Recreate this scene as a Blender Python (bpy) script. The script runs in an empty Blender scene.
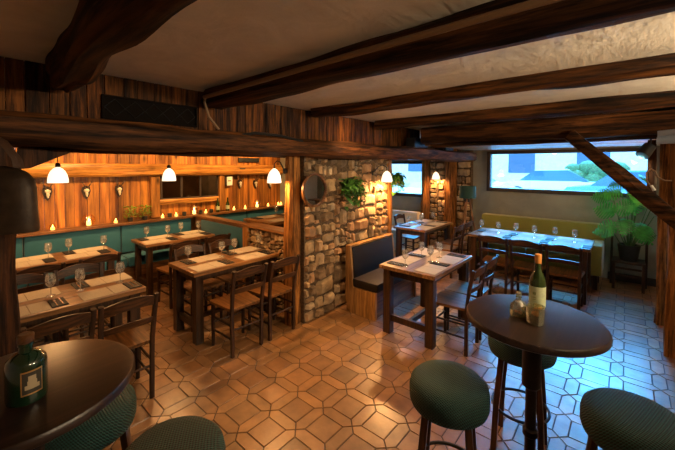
import bpy, bmesh, math, random
from mathutils import Vector, Matrix, noise as mnoise
PI = math.pi
RND = random.Random(7)
C = bpy.context.scene.collection
scene = bpy.context.scene

# ------------------------------------------------------------------ materials
def new_mat(name):
    m = bpy.data.materials.new(name); m.use_nodes = True
    nt = m.node_tree
    return m, nt, nt.nodes, nt.links, nt.nodes['Principled BSDF']

def plain(name, col, rough=.6, metal=0, spec=.5, emit=None, es=0, coat=0, trans=0, bump=0, bscale=60, var=0, sheen=0):
    m, nt, N, L, b = new_mat(name)
    b.inputs['Base Color'].default_value = (*col, 1); b.inputs['Roughness'].default_value = rough
    b.inputs['Metallic'].default_value = metal; b.inputs['Specular IOR Level'].default_value = spec
    b.inputs['Coat Weight'].default_value = coat; b.inputs['Coat Roughness'].default_value = .15
    b.inputs['Transmission Weight'].default_value = trans
    if sheen: b.inputs['Sheen Weight'].default_value = sheen
    if emit: b.inputs['Emission Color'].default_value = (*emit, 1); b.inputs['Emission Strength'].default_value = es
    if bump or var:
        tc = N.new('ShaderNodeTexCoord'); n = N.new('ShaderNodeTexNoise')
        n.inputs['Scale'].default_value = bscale; n.inputs['Detail'].default_value = 5
        L.new(tc.outputs['Object'], n.inputs['Vector'])
        if bump:
            bp = N.new('ShaderNodeBump'); bp.inputs['Strength'].default_value = bump; bp.inputs['Distance'].default_value = .01
            L.new(n.outputs['Fac'], bp.inputs['Height']); L.new(bp.outputs['Normal'], b.inputs['Normal'])
        if var:
            cr = N.new('ShaderNodeValToRGB')
            cr.color_ramp.elements[0].position = .35; cr.color_ramp.elements[1].position = .65
            cr.color_ramp.elements[0].color = (*[c*(1-var) for c in col], 1)
            cr.color_ramp.elements[1].color = (*[min(1, c*(1+var)) for c in col], 1)
            L.new(n.outputs['Fac'], cr.inputs['Fac']); L.new(cr.outputs['Color'], b.inputs['Base Color'])
    return m

def wood(name, dark, light, axis='Y', rough=.45, grain=28, bump=.25, coat=0, attr=False, knots=False, crack=.35):
    """procedural wood, grain running along the object's own axis"""
    m, nt, N, L, b = new_mat(name)
    tc = N.new('ShaderNodeTexCoord'); mp = N.new('ShaderNodeMapping')
    s = {'X': (.05, 1, 1), 'Y': (1, .05, 1), 'Z': (1, 1, .05)}[axis]
    mp.inputs['Scale'].default_value = tuple(grain*v for v in s)
    L.new(tc.outputs['Object'], mp.inputs['Vector'])
    n = N.new('ShaderNodeTexNoise'); n.inputs['Scale'].default_value = 1; n.inputs['Detail'].default_value = 6
    n.inputs['Roughness'].default_value = .65; n.inputs['Distortion'].default_value = .6
    L.new(mp.outputs['Vector'], n.inputs['Vector'])
    cr = N.new('ShaderNodeValToRGB'); cr.color_ramp.elements[0].position = .36; cr.color_ramp.elements[1].position = .66
    cr.color_ramp.elements[0].color = (*dark, 1); cr.color_ramp.elements[1].color = (*light, 1)
    L.new(n.outputs['Fac'], cr.inputs['Fac'])
    out = cr.outputs['Color']
    n2 = N.new('ShaderNodeTexNoise'); n2.inputs['Scale'].default_value = 2.2; n2.inputs['Detail'].default_value = 3
    mp2 = N.new('ShaderNodeMapping'); mp2.inputs['Scale'].default_value = tuple(v**.5 if v < 1 else 1.6 for v in s)
    L.new(tc.outputs['Object'], mp2.inputs['Vector']); L.new(mp2.outputs['Vector'], n2.inputs['Vector'])
    mr = N.new('ShaderNodeMapRange'); mr.inputs['From Min'].default_value = .3; mr.inputs['From Max'].default_value = .7
    mr.inputs['To Min'].default_value = .55; mr.inputs['To Max'].default_value = 1.2
    L.new(n2.outputs['Fac'], mr.inputs['Value'])
    mul = N.new('ShaderNodeVectorMath'); mul.operation = 'SCALE'
    L.new(out, mul.inputs[0]); L.new(mr.outputs['Result'], mul.inputs['Scale']); out = mul.outputs['Vector']
    if attr:
        at = N.new('ShaderNodeAttribute'); at.attribute_name = 'tint'
        m2 = N.new('ShaderNodeVectorMath'); m2.operation = 'MULTIPLY'
        L.new(out, m2.inputs[0]); L.new(at.outputs['Color'], m2.inputs[1]); out = m2.outputs['Vector']
    if knots:
        v = N.new('ShaderNodeTexVoronoi'); v.inputs['Scale'].default_value = 2.6
        mp3 = N.new('ShaderNodeMapping'); mp3.inputs['Scale'].default_value = tuple(.55 if q < 1 else 1.2 for q in s)
        L.new(tc.outputs['Object'], mp3.inputs['Vector']); L.new(mp3.outputs['Vector'], v.inputs['Vector'])
        kr = N.new('ShaderNodeMapRange'); kr.inputs['From Min'].default_value = .04; kr.inputs['From Max'].default_value = .13
        kr.inputs['To Min'].default_value = .15; kr.inputs['To Max'].default_value = 1
        L.new(v.outputs['Distance'], kr.inputs['Value'])
        m3 = N.new('ShaderNodeVectorMath'); m3.operation = 'SCALE'
        L.new(out, m3.inputs[0]); L.new(kr.outputs['Result'], m3.inputs['Scale']); out = m3.outputs['Vector']
    if crack:
        n4 = N.new('ShaderNodeTexNoise'); n4.inputs['Scale'].default_value = 1; n4.inputs['Detail'].default_value = 8; n4.inputs['Roughness'].default_value = .7
        mp4 = N.new('ShaderNodeMapping'); mp4.inputs['Scale'].default_value = tuple(grain*2.2*(v*1.6 if v < 1 else v) for v in s); mp4.inputs['Location'].default_value = (3.1, 7.7, 5.3)
        L.new(tc.outputs['Object'], mp4.inputs['Vector']); L.new(mp4.outputs['Vector'], n4.inputs['Vector'])
        kr4 = N.new('ShaderNodeMapRange'); kr4.inputs['From Min'].default_value = .40; kr4.inputs['From Max'].default_value = .56
        kr4.inputs['To Min'].default_value = 1-crack; kr4.inputs['To Max'].default_value = 1.25
        L.new(n4.outputs['Fac'], kr4.inputs['Value'])
        m4 = N.new('ShaderNodeVectorMath'); m4.operation = 'SCALE'
        L.new(out, m4.inputs[0]); L.new(kr4.outputs['Result'], m4.inputs['Scale']); out = m4.outputs['Vector']
    L.new(out, b.inputs['Base Color'])
    b.inputs['Roughness'].default_value = rough; b.inputs['Coat Weight'].default_value = coat; b.inputs['Coat Roughness'].default_value = .3
    b.inputs['Specular IOR Level'].default_value = .15 if rough > .55 else .4
    bp = N.new('ShaderNodeBump'); bp.inputs['Strength'].default_value = bump; bp.inputs['Distance'].default_value = .006
    L.new(n.outputs['Fac'], bp.inputs['Height']); L.new(bp.outputs['Normal'], b.inputs['Normal'])
    return m

def thin_glass(name, tint=(1, 1, 1), rough=.02, refl=1.0, shine_mix=0, shine_col=(.9, .92, .85)):
    m = bpy.data.materials.new(name); m.use_nodes = True; nt = m.node_tree; N = nt.nodes; L = nt.links
    N.clear(); o = N.new('ShaderNodeOutputMaterial'); mx = N.new('ShaderNodeMixShader')
    t = N.new('ShaderNodeBsdfTransparent'); t.inputs['Color'].default_value = (*tint, 1)
    g = N.new('ShaderNodeBsdfGlossy'); g.inputs['Roughness'].default_value = rough
    lw = N.new('ShaderNodeLayerWeight'); lw.inputs['Blend'].default_value = .25
    mr = N.new('ShaderNodeMapRange'); mr.inputs['To Min'].default_value = .24*refl; mr.inputs['To Max'].default_value = min(1, .85*refl)
    L.new(lw.outputs['Facing'], mr.inputs['Value'])
    L.new(mr.outputs['Result'], mx.inputs[0]); L.new(t.outputs[0], mx.inputs[1]); L.new(g.outputs[0], mx.inputs[2])
    if shine_mix:       # pale diffuse mixed in, standing in for bright reflections on the glass
        df = N.new('ShaderNodeBsdfDiffuse'); df.inputs['Color'].default_value = (*shine_col, 1); mf = N.new('ShaderNodeMixShader'); mf.inputs[0].default_value = shine_mix
        L.new(mx.outputs[0], mf.inputs[1]); L.new(df.outputs[0], mf.inputs[2]); L.new(mf.outputs[0], o.inputs['Surface']); return m
    L.new(mx.outputs[0], o.inputs['Surface']); return m

def tint_mat(name, rough, bump, bscale, spec=.5, coat=0, coat_rough=.2, vscale=6, vlo=.75, vhi=1.2):
    """colour comes from the mesh's own 'tint' attribute (one tone per tile or stone) times noise"""
    m, nt, N, L, b = new_mat(name)
    at = N.new('ShaderNodeAttribute'); at.attribute_name = 'tint'
    tc = N.new('ShaderNodeTexCoord'); n = N.new('ShaderNodeTexNoise'); n.inputs['Scale'].default_value = vscale; n.inputs['Detail'].default_value = 6
    L.new(tc.outputs['Object'], n.inputs['Vector'])
    mr = N.new('ShaderNodeMapRange'); mr.inputs['From Min'].default_value = .3; mr.inputs['From Max'].default_value = .7
    mr.inputs['To Min'].default_value = vlo; mr.inputs['To Max'].default_value = vhi
    L.new(n.outputs['Fac'], mr.inputs['Value'])
    s = N.new('ShaderNodeVectorMath'); s.operation = 'SCALE'
    L.new(at.outputs['Color'], s.inputs[0]); L.new(mr.outputs['Result'], s.inputs['Scale'])
    L.new(s.outputs['Vector'], b.inputs['Base Color'])
    b.inputs['Roughness'].default_value = rough; b.inputs['Specular IOR Level'].default_value = spec
    b.inputs['Coat Weight'].default_value = coat; b.inputs['Coat Roughness'].default_value = coat_rough
    n2 = N.new('ShaderNodeTexNoise'); n2.inputs['Scale'].default_value = bscale; n2.inputs['Detail'].default_value = 8
    L.new(tc.outputs['Object'], n2.inputs['Vector'])
    bp = N.new('ShaderNodeBump'); bp.inputs['Strength'].default_value = bump; bp.inputs['Distance'].default_value = .01
    L.new(n2.outputs['Fac'], bp.inputs['Height']); L.new(bp.outputs['Normal'], b.inputs['Normal'])
    return m

def plaster(name, col, strength=.5):
    m, nt, N, L, b = new_mat(name)
    tc = N.new('ShaderNodeTexCoord')
    n = N.new('ShaderNodeTexNoise'); n.inputs['Scale'].default_value = 3.2; n.inputs['Detail'].default_value = 7; n.inputs['Distortion'].default_value = 1.2
    n2 = N.new('ShaderNodeTexNoise'); n2.inputs['Scale'].default_value = 30; n2.inputs['Detail'].default_value = 6
    mp = N.new('ShaderNodeMapping'); mp.inputs['Scale'].default_value = (1, .35, 1); mp.inputs['Rotation'].default_value = (0, 0, .5)
    L.new(tc.outputs['Object'], mp.inputs['Vector'])
    L.new(tc.outputs['Object'], n.inputs['Vector']); L.new(mp.outputs['Vector'], n2.inputs['Vector'])
    ad = N.new('ShaderNodeMath'); ad.operation = 'MULTIPLY_ADD'; ad.inputs[1].default_value = .45
    L.new(n2.outputs['Fac'], ad.inputs[0]); L.new(n.outputs['Fac'], ad.inputs[2])
    bp = N.new('ShaderNodeBump'); bp.inputs['Strength'].default_value = strength; bp.inputs['Distance'].default_value = .05
    L.new(ad.outputs[0], bp.inputs['Height']); L.new(bp.outputs['Normal'], b.inputs['Normal'])
    cr = N.new('ShaderNodeValToRGB'); cr.color_ramp.elements[0].position = .3; cr.color_ramp.elements[1].position = .7
    cr.color_ramp.elements[0].color = (*[c*.82 for c in col], 1); cr.color_ramp.elements[1].color = (*col, 1)
    L.new(n.outputs['Fac'], cr.inputs['Fac']); L.new(cr.outputs['Color'], b.inputs['Base Color'])
    b.inputs['Roughness'].default_value = .75
    return m

def woven(name, c1, c2, scale=90):
    m, nt, N, L, b = new_mat(name)
    tc = N.new('ShaderNodeTexCoord'); sep = N.new('ShaderNodeSeparateXYZ'); L.new(tc.outputs['Object'], sep.inputs[0])
    def sn(sock, k, ph=0):
        a = N.new('ShaderNodeMath'); a.operation = 'MULTIPLY_ADD'; a.inputs[1].default_value = k; a.inputs[2].default_value = ph
        L.new(sock, a.inputs[0]); s = N.new('ShaderNodeMath'); s.operation = 'SINE'; L.new(a.outputs[0], s.inputs[0]); return s.outputs[0]
    k = scale*2*PI/2
    ad = N.new('ShaderNodeMath'); ad.operation = 'ADD'; L.new(sep.outputs['Y'], ad.inputs[0]); L.new(sep.outputs['Z'], ad.inputs[1])
    a = sn(sep.outputs['X'], k); c = sn(ad.outputs[0], k)
    mu = N.new('ShaderNodeMath'); mu.operation = 'MULTIPLY'; L.new(a, mu.inputs[0]); L.new(c, mu.inputs[1])
    mr = N.new('ShaderNodeMapRange'); mr.inputs['From Min'].default_value = -.6; mr.inputs['From Max'].default_value = .6
    L.new(mu.outputs[0], mr.inputs['Value'])
    mx = N.new('ShaderNodeMix'); mx.data_type = 'RGBA'; mx.inputs['A'].default_value = (*c1, 1); mx.inputs['B'].default_value = (*c2, 1)
    L.new(mr.outputs['Result'], mx.inputs['Factor']); L.new(mx.outputs['Result'], b.inputs['Base Color'])
    bp = N.new('ShaderNodeBump'); bp.inputs['Strength'].default_value = .9; bp.inputs['Distance'].default_value = .004
    L.new(mr.outputs['Result'], bp.inputs['Height']); L.new(bp.outputs['Normal'], b.inputs['Normal'])
    b.inputs['Roughness'].default_value = .6
    return m

M = {}
M['tile'] = tint_mat('terracotta_tile', .45, .12, 30, coat=.8, coat_rough=.27, vscale=9, vlo=.72, vhi=1.18)
M['grout'] = plain('grout', (.028, .018, .012), .8, bump=.3, bscale=80)
M['stone'] = tint_mat('rubble_stone', .85, .9, 26, vscale=11, vlo=.6, vhi=1.25)
M['mortar'] = plain('mortar', (.10, .062, .032), .95, bump=.8, bscale=40, var=.4)
M['ceiling'] = plaster('ceiling_plaster', (.80, .72, .59), .2)
M['wallplaster'] = plaster('grey_plaster', (.33, .32, .27), .12)
M['whiteplaster'] = plaster('white_plaster', (.85, .80, .72), .4)
M['beam_x'] = wood('old_beam', (.008, .003, .001), (.13, .046, .011), 'X', .68, 12, 1.0, crack=.8)
M['beam_y'] = wood('old_beam_long', (.012, .0045, .0015), (.15, .055, .015), 'Y', .68, 12, 1.0, crack=.75)
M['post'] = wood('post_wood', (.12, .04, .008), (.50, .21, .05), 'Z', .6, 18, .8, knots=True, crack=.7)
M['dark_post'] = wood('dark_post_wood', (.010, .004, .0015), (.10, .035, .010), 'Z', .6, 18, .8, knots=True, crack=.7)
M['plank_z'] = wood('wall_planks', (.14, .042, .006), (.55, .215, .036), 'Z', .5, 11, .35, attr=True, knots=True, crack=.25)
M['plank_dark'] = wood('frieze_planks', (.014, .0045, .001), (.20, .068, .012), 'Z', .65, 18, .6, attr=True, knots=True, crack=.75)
M['plank_x'] = wood('soffit_planks', (.20, .085, .03), (.60, .32, .12), 'X', .5, 24, .3, attr=True)
M['wallbeam'] = wood('wall_rail_wood', (.30, .11, .018), (.62, .29, .06), 'Y', .4, 22, .2, knots=True)
M['wallbeam_z'] = wood('wall_stile_wood', (.22, .08, .014), (.5, .22, .05), 'Z', .4, 22, .2, knots=True)
M['rail'] = wood('bench_rail_wood', (.07, .026, .008), (.24, .10, .03), 'Y', .4, 24, .2)
M['rail_x'] = wood('divider_rail_wood', (.07, .026, .008), (.28, .12, .035), 'X', .4, 24, .2)
M['table'] = wood('table_top_wood', (.09, .036, .010), (.30, .14, .045), 'Y', .36, 20, .3, coat=.3)
M['table_x'] = wood('table_top_wood_cross', (.13, .058, .02), (.36, .18, .068), 'X', .33, 20, .25, coat=.35)
M['tableleg'] = wood('table_leg_wood', (.016, .0065, .002), (.07, .029, .009), 'Z', .45, 24, .3)
M['chair'] = wood('chair_wood', (.012, .0045, .0012), (.065, .024, .007), 'Z', .55, 30, .2)
M['chair_x'] = wood('chair_rail_wood', (.018, .0065, .002), (.10, .037, .010), 'X', .5, 30, .2, coat=.05)
M['seat'] = wood('chair_seat_wood', (.08, .030, .008), (.26, .11, .028), 'Y', .42, 26, .2, coat=.1)
M['benchwood'] = wood('bench_end_wood', (.28, .13, .035), (.50, .26, .085), 'Z', .45, 18, .15)
M['bartop'] = wood('bar_table_top', (.016, .008, .006), (.040, .020, .015), 'Y', .33, 26, .08, coat=.3)
M['barleg'] = plain('bar_table_iron', (.018, .014, .012), .45, metal=.6, bump=.2)
M['stoolleg'] = wood('stool_leg_wood', (.03, .012, .005), (.13, .05, .016), 'Z', .35, 24, .15, coat=.2)
M['woven'] = woven('teal_woven_fabric', (.0015, .008, .0075), (.010, .080, .070), 135)
M['teal'] = plain('teal_fabric', (.008, .095, .15), .75, bump=.25, bscale=180, var=.15, sheen=.2)
M['green'] = plain('olive_velvet', (.23, .215, .035), .8, bump=.15, bscale=120, var=.12, sheen=.4)
M['cream'] = plain('cream_fabric', (.62, .52, .40), .8, bump=.15, bscale=120)
M['leather'] = plain('dark_leather', (.016, .011, .008), .62, spec=.25, bump=.25, bscale=90)
M['mat'] = plain('placemat_linen', (.50, .43, .33), .85, bump=.2, bscale=200, var=.12)
M['napkin'] = plain('black_napkin', (.012, .012, .013), .75, bump=.2, bscale=200)
M['steel'] = plain('cutlery_steel', (.65, .62, .58), .22, metal=1)
M['iron'] = plain('black_iron', (.02, .02, .02), .5, metal=.5)
M['glass'] = thin_glass('clear_glass', rough=.1, refl=1.5, shine_mix=.10)
M['pane'] = thin_glass('window_glass', refl=.18)
M['amber'] = thin_glass('amber_glass', (1, .80, .50), .15, .6)
M['crystal'] = thin_glass('cut_crystal', (.9, .92, .72), .06, 1.7, .07, (.95, .95, .62))  # yellow-green diffuse tone imitates its bright reflections
M['winegreen'] = plain('green_bottle_glass', (.03, .06, .012), .08, trans=.35, coat=.6)
M['gin'] = plain('dark_green_gin_glass', (.008, .028, .012), .1, coat=.7, trans=.15)
M['label'] = plain('pale_label_paper', (.55, .60, .36), .6, var=.1)
M['labelink'] = plain('label_ink', (.25, .30, .12), .7)
M['gold'] = plain('gold_foil', (.62, .35, .12), .35, metal=.7)
M['orangefoil'] = plain('orange_capsule', (.70, .27, .05), .5)
M['ginlabel'] = plain('dark_label_paper', (.035, .03, .02), .6)
M['ginface'] = plain('portrait_ink', (.42, .33, .20), .7)
M['shade'] = plain('white_lit_shade', (.9, .85, .78), .4, emit=(1, .78, .55), es=2.0)
M['flame'] = plain('candle_flame', (1, .7, .3), .5, emit=(1, .62, .24), es=26)
M['wax'] = plain('glowing_wax', (.9, .75, .5), .5, emit=(1, .70, .30), es=5)  # emission stands in for flame light glowing through wax and holder
M['frame'] = plain('dark_window_frame', (.035, .022, .016), .5, bump=.1)
M['mirror'] = plain('mirror_silver', (.75, .76, .74), .03, metal=1)
M['darkmirror'] = plain('old_mirror_glass', (.55, .50, .45), .06, metal=1, var=.3, bscale=3)
M['bone'] = plain('skull_bone', (.62, .55, .43), .6, bump=.2, bscale=70)
M['antler'] = plain('antler_horn', (.10, .055, .025), .6, bump=.3, bscale=60)
M['shield'] = plain('dark_shield_wood', (.025, .012, .006), .5)
M['leaf'] = plain('glossy_leaf', (.03, .26, .035), .5, var=.4, bscale=12)
M['leaf2'] = plain('ivy_leaf', (.07, .20, .03), .5, var=.5, bscale=20)
M['stem'] = plain('plant_stem', (.06, .12, .03), .6)
M['leaf3'] = plain('sprig_leaf', (.20, .34, .03), .5, var=.5, bscale=20)
M['pot'] = plain('dark_ceramic_pot', (.02, .02, .02), .5)
M['soil'] = plain('potting_soil', (.02, .012, .008), .95)
M['terracotta'] = plain('clay_pot', (.20, .08, .03), .8)
M['lampgreen'] = plain('dark_green_lampshade', (.012, .055, .045), .75, bump=.1, bscale=150)
M['tripod'] = wood('tripod_wood', (.12, .05, .02), (.42, .20, .08), 'Z', .45, 24, .1)
M['bell'] = plain('old_bell_bronze', (.035, .020, .010), .55, metal=.35, bump=.35, bscale=18, var=.3)
M['strap'] = plain('bell_leather', (.05, .022, .009), .7, bump=.4, bscale=50)
M['pipe'] = plain('painted_pipe', (.20, .115, .055), .5)
M['white'] = plain('white_plastic', (.75, .73, .68), .5)
M['black'] = plain('black_plastic', (.015, .015, .015), .5)
M['dull_dark'] = plain('dull_dark_wood', (.006, .004, .003), .9, spec=.1)  # matte near-black tone of the grille
M['foil'] = plain('crumpled_silver_foil', (.32, .38, .48), .35, metal=.6, bump=1.0, bscale=25)
M['bluelens'] = plain('blue_glass_lens', (.10, .30, .42), .15, coat=.6)
M['carwhite'] = plain('car_paint_white', (.82, .84, .86), .25, coat=.8)
M['carblue'] = plain('car_paint_blue', (.10, .32, .55), .25, coat=.8)
M['carglass'] = plain('car_window_glass', (.05, .14, .25), .08, coat=.8)
M['tyre'] = plain('tyre_rubber', (.03, .03, .035), .8)
M['render'] = plaster('house_render', (.80, .80, .80), .1)
M['snow'] = plain('pale_pavement', (.40, .43, .46), .8, bump=.2, bscale=2, var=.12)
M['hedge'] = plain('hedge_leaf', (.05, .16, .06), .7, bump=.8, bscale=14, var=.5)
M['spirit'] = thin_glass('pale_drink', (.95, .85, .55), .1)
M['fruit'] = plain('orange_peel', (.75, .25, .03), .5)

# ------------------------------------------------------------------ mesh helpers
def link(name, bm, mats, parent=None, smooth=False, loc=(0, 0, 0), rot=(0, 0, 0)):
    me = bpy.data.meshes.new(name); bm.normal_update(); bm.to_mesh(me); bm.free()
    for m in (mats if isinstance(mats, (list, tuple)) else [mats]): me.materials.append(m if not isinstance(m, str) else M[m])
    if smooth:
        for p in me.polygons: p.use_smooth = True
        if smooth != 'all': me.set_sharp_from_angle(angle=math.radians(38))
    o = bpy.data.objects.new(name, me); C.objects.link(o); o.location = loc; o.rotation_euler = rot
    if parent: o.parent = parent
    return o
def BM(): return bmesh.new()
def box(bm, x0, x1, y0, y1, z0, z1, bev=0, mi=0, mat=None):
    r = bmesh.ops.create_cube(bm, size=1); vs = r['verts']
    for v in vs: v.co = Vector(((x0+x1)/2+v.co.x*(x1-x0), (y0+y1)/2+v.co.y*(y1-y0), (z0+z1)/2+v.co.z*(z1-z0)))
    fs = set(f for v in vs for f in v.link_faces)
    for f in fs: f.material_index = mi
    if bev:
        es = set(e for v in vs for e in v.link_edges)
        rb = bmesh.ops.bevel(bm, geom=list(es), offset=bev, segments=2, affect='EDGES', profile=.6)
        vs = list(set(v for f in rb['faces'] for v in f.verts) | set(v for v in vs if v.is_valid))
        for f in rb['faces']: f.material_index = mi
    if mat is not None:
        for v in vs: v.co = mat @ v.co
    return vs
def tube(bm, pts, rad, seg=8, cap=True, flat=None, mi=0):
    pts = [Vector(p) for p in pts]; n = len(pts)
    if not isinstance(rad, (list, tuple)): rad = [rad]*n
    rings = []; prev = None
    for i, p in enumerate(pts):
        t = (pts[min(i+1, n-1)]-pts[max(i-1, 0)]).normalized()
        if prev is None:
            a = Vector((0, 0, 1)) if abs(t.z) < .9 else Vector((1, 0, 0))
            s = t.cross(a).normalized()
        else: s = (prev-t*prev.dot(t)).normalized()
        prev = s; w = t.cross(s)
        fl = flat or (1, 1)
        rings.append([bm.verts.new(p+rad[i]*(math.cos(2*PI*k/seg)*s*fl[0]+math.sin(2*PI*k/seg)*w*fl[1])) for k in range(seg)])
    for a, b in zip(rings, rings[1:]):
        for k in range(seg):
            f = bm.faces.new((a[k], a[(k+1) % seg], b[(k+1) % seg], b[k])); f.material_index = mi
    if cap:
        f = bm.faces.new(rings[0][::-1]); f.material_index = mi; f = bm.faces.new(rings[-1]); f.material_index = mi
def lathe(bm, prof, seg=24, c=(0, 0, 0), capb=True, capt=True, mi=0, sq=None):
    rings = []
    for r, z in prof:
        rg = []
        for k in range(seg):
            a = 2*PI*k/seg; cx, sx = math.cos(a), math.sin(a)
            if sq: q = (abs(cx)**sq+abs(sx)**sq)**(-1/sq); cx, sx = cx*q, sx*q
            rg.append(bm.verts.new((c[0]+r*cx, c[1]+r*sx, c[2]+z)))
        rings.append(rg)
    for a, b in zip(rings, rings[1:]):
        for k in range(seg):
            f = bm.faces.new((a[k], a[(k+1) % seg], b[(k+1) % seg], b[k])); f.material_index = mi
    if capb: f = bm.faces.new(rings[0][::-1]); f.material_index = mi
    if capt: f = bm.faces.new(rings[-1]); f.material_index = mi
def prism(bm, poly, d0, d1, plane='XZ', mi=0):
    def P(a, b, d): return {'XZ': (a, d, b), 'YZ': (d, a, b), 'XY': (a, b, d)}[plane]
    A = [bm.verts.new(P(a, b, d0)) for a, b in poly]; B = [bm.verts.new(P(a, b, d1)) for a, b in poly]
    n = len(poly)
    fs = [bm.faces.new(A), bm.faces.new(B[::-1])]
    for k in range(n): fs.append(bm.faces.new((A[k], B[k], B[(k+1) % n], A[(k+1) % n])))
    for f in fs: f.material_index = mi
    bmesh.ops.recalc_face_normals(bm, faces=fs)
def log_beam(bm, pts, hw, hh, seed=0, rough=.012, n=40, ring=16, sag=0):
    """hewn timber: rounded-rectangle section swept along a polyline, with adze unevenness"""
    pts = [Vector(p) for p in pts]
    Ls = [0]
    for a, b in zip(pts, pts[1:]): Ls.append(Ls[-1]+(b-a).length)
    rings = []
    for i in range(n+1):
        s = Ls[-1]*i/n; k = 0
        while k < len(pts)-2 and s > Ls[k+1]: k += 1
        t = (pts[k+1]-pts[k]).normalized(); p = pts[k].lerp(pts[k+1], (s-Ls[k])/(Ls[k+1]-Ls[k]))
        up = Vector((0, 0, 1)) if abs(t.z) < .8 else Vector((0, 1, 0))
        sd = t.cross(up).normalized(); up = sd.cross(t)
        p = p + up*sag*math.sin(PI*i/n)
        rg = []
        for j in range(ring):
            a = 2*PI*(j+.5)/ring; c, q = math.cos(a), math.sin(a)
            f = (abs(c)**5+abs(q)**5)**(-1/5)
            w = mnoise.noise(Vector((s*2.2, j*.55 if j < ring/2 else (ring-j)*.55+9, seed*7.3)))*rough*1.6 + mnoise.noise(Vector((s*.8, c*1.5+seed, q*1.5)))*rough*1.6
            rg.append(bm.verts.new(p+sd*(c*f*hw+c*w)+up*(q*f*hh+q*w)))
        rings.append(rg)
    for a, b in zip(rings, rings[1:]):
        for k in range(ring): bm.faces.new((a[k], a[(k+1) % ring], b[(k+1) % ring], b[k]))
    bm.faces.new(rings[0][::-1]); bm.faces.new(rings[-1])
def blob(bm, c, r, sub=2, sc=(1, 1, 1), mi=0):
    res = bmesh.ops.create_icosphere(bm, subdivisions=sub, radius=r)
    for v in res['verts']: v.co = Vector((c[0]+v.co.x*sc[0], c[1]+v.co.y*sc[1], c[2]+v.co.z*sc[2]))
    for f in set(f for v in res['verts'] for f in v.link_faces): f.material_index = mi

def tag(o, label=None, cat=None, group=None, kind=None):
    if label: o['label'] = label
    if cat: o['category'] = cat
    if group: o['group'] = group
    if kind: o['kind'] = kind
    return o
def struct(name, bm, m, smooth=False, label=None):
    o = link(name, bm, m, smooth=smooth); o['kind'] = 'structure'
    if label: o['label'] = label
    return o
def thing(name, label, cat, loc=(0, 0, 0), rz=0, group=None):
    o = bpy.data.objects.new(name, None); C.objects.link(o); o.empty_display_size = .1
    o.location = loc; o.rotation_euler = (0, 0, rz); return tag(o, label, cat, group)
KIDS = {}
def dup(o, loc, rz=0, label=None, group=None):
    r = o.copy(); C.objects.link(r); r.location = loc; r.rotation_euler = (0, 0, rz)
    if label: r['label'] = label
    if group: r['group'] = group
    def cp(src, dst):
        for ch in list(src.children):
            c = ch.copy(); C.objects.link(c); c.parent = dst; cp(ch, c)
    cp(o, r); return r
PROTO = {}
def place(kind, maker, loc, rz, label, group=None):
    """first call builds the thing, later calls copy it with its parts"""
    if kind not in PROTO:
        o = maker(); PROTO[kind] = o; o.location = loc; o.rotation_euler = (0, 0, rz)
        o['label'] = label
        if group: o['group'] = group
        return o
    return dup(PROTO[kind], loc, rz, label, group)

def set_tint(me, tints):
    a = me.color_attributes.new('tint', 'FLOAT_COLOR', 'CORNER')
    for p in me.polygons:
        c = tints[p.index]
        for li in p.loop_indices: a.data[li].color = (*c, 1)

# ------------------------------------------------------------------ the setting
XW, XR, YB, YW, ZC = -6.0, 1.35, -1.6, 7.15, 2.48
XP = -2.80                                   # partition between the two rooms
# floor: square tiles ringed by pointed pickets
def build_floor():
    Lt, w, g = .283, .092, .0055; ox, oy = -2.010, 2.422
    bm = BM(); tints = []
    def rnd(base, v):
        k = 1+RND.uniform(-v, v); h = RND.uniform(-.05, .05)
        return (base[0]*k, base[1]*k*(1+h), base[2]*k*(1+2*h))
    def tile(poly, col):
        # slightly pillowed tile: top inset 3 mm
        n = len(poly); cx = sum(p[0] for p in poly)/n; cy = sum(p[1] for p in poly)/n
        if not (XW-.1 < cx < XR+.1 and YB-.1 < cy < YW+.1): return
        dz = RND.uniform(-.0008, .0008)
        tp = []; lo = []
        for (x, y) in poly:
            dx, dy = cx-x, cy-y; d = math.hypot(dx, dy); tp.append(bm.verts.new((x+dx/d*.004, y+dy/d*.004, dz)))
            lo.append(bm.verts.new((x, y, -.004)))
        bm.faces.new(tp); tints.append(col)
        for k in range(n):
            bm.faces.new((lo[k], lo[(k+1) % n], tp[(k+1) % n], tp[k])); tints.append(col)
    h = w/2; e = g/2; q = e*1.42
    for i in range(-16, 15):
        for j in range(-16, 20):
            x, y = ox+i*Lt, oy+j*Lt
            tile([(x+h+e, y+h+e), (x+Lt-h-e, y+h+e), (x+Lt-h-e, y+Lt-h-e), (x+h+e, y+Lt-h-e)], rnd((.25, .122, .046), .30))
            tile([(x+q, y), (x+h+e*.4, y-h+e), (x+Lt-h-e*.4, y-h+e), (x+Lt-q, y), (x+Lt-h-e*.4, y+h-e), (x+h+e*.4, y+h-e)], rnd((.28, .14, .053), .25))
            tile([(x, y+q), (x+h-e, y+h+e*.4), (x+h-e, y+Lt-h-e*.4), (x, y+Lt-q), (x-h+e, y+Lt-h-e*.4), (x-h+e, y+h+e*.4)], rnd((.28, .14, .053), .25))
    nt = len(bm.faces)
    me_t = len(tints)
    v = [bm.verts.new((a, b, -.004)) for a, b in ((XW, YB), (XR, YB), (XR, YW), (XW, YW))]
    f = bm.faces.new(v); f.material_index = 1; tints.append((.02, .015, .01))
    bm.faces.ensure_lookup_table()
    o = struct('floor', bm, ['tile', 'grout'], label='terracotta floor of square tiles ringed by pointed pickets')
    set_tint(o.data, tints)
build_floor()

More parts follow.
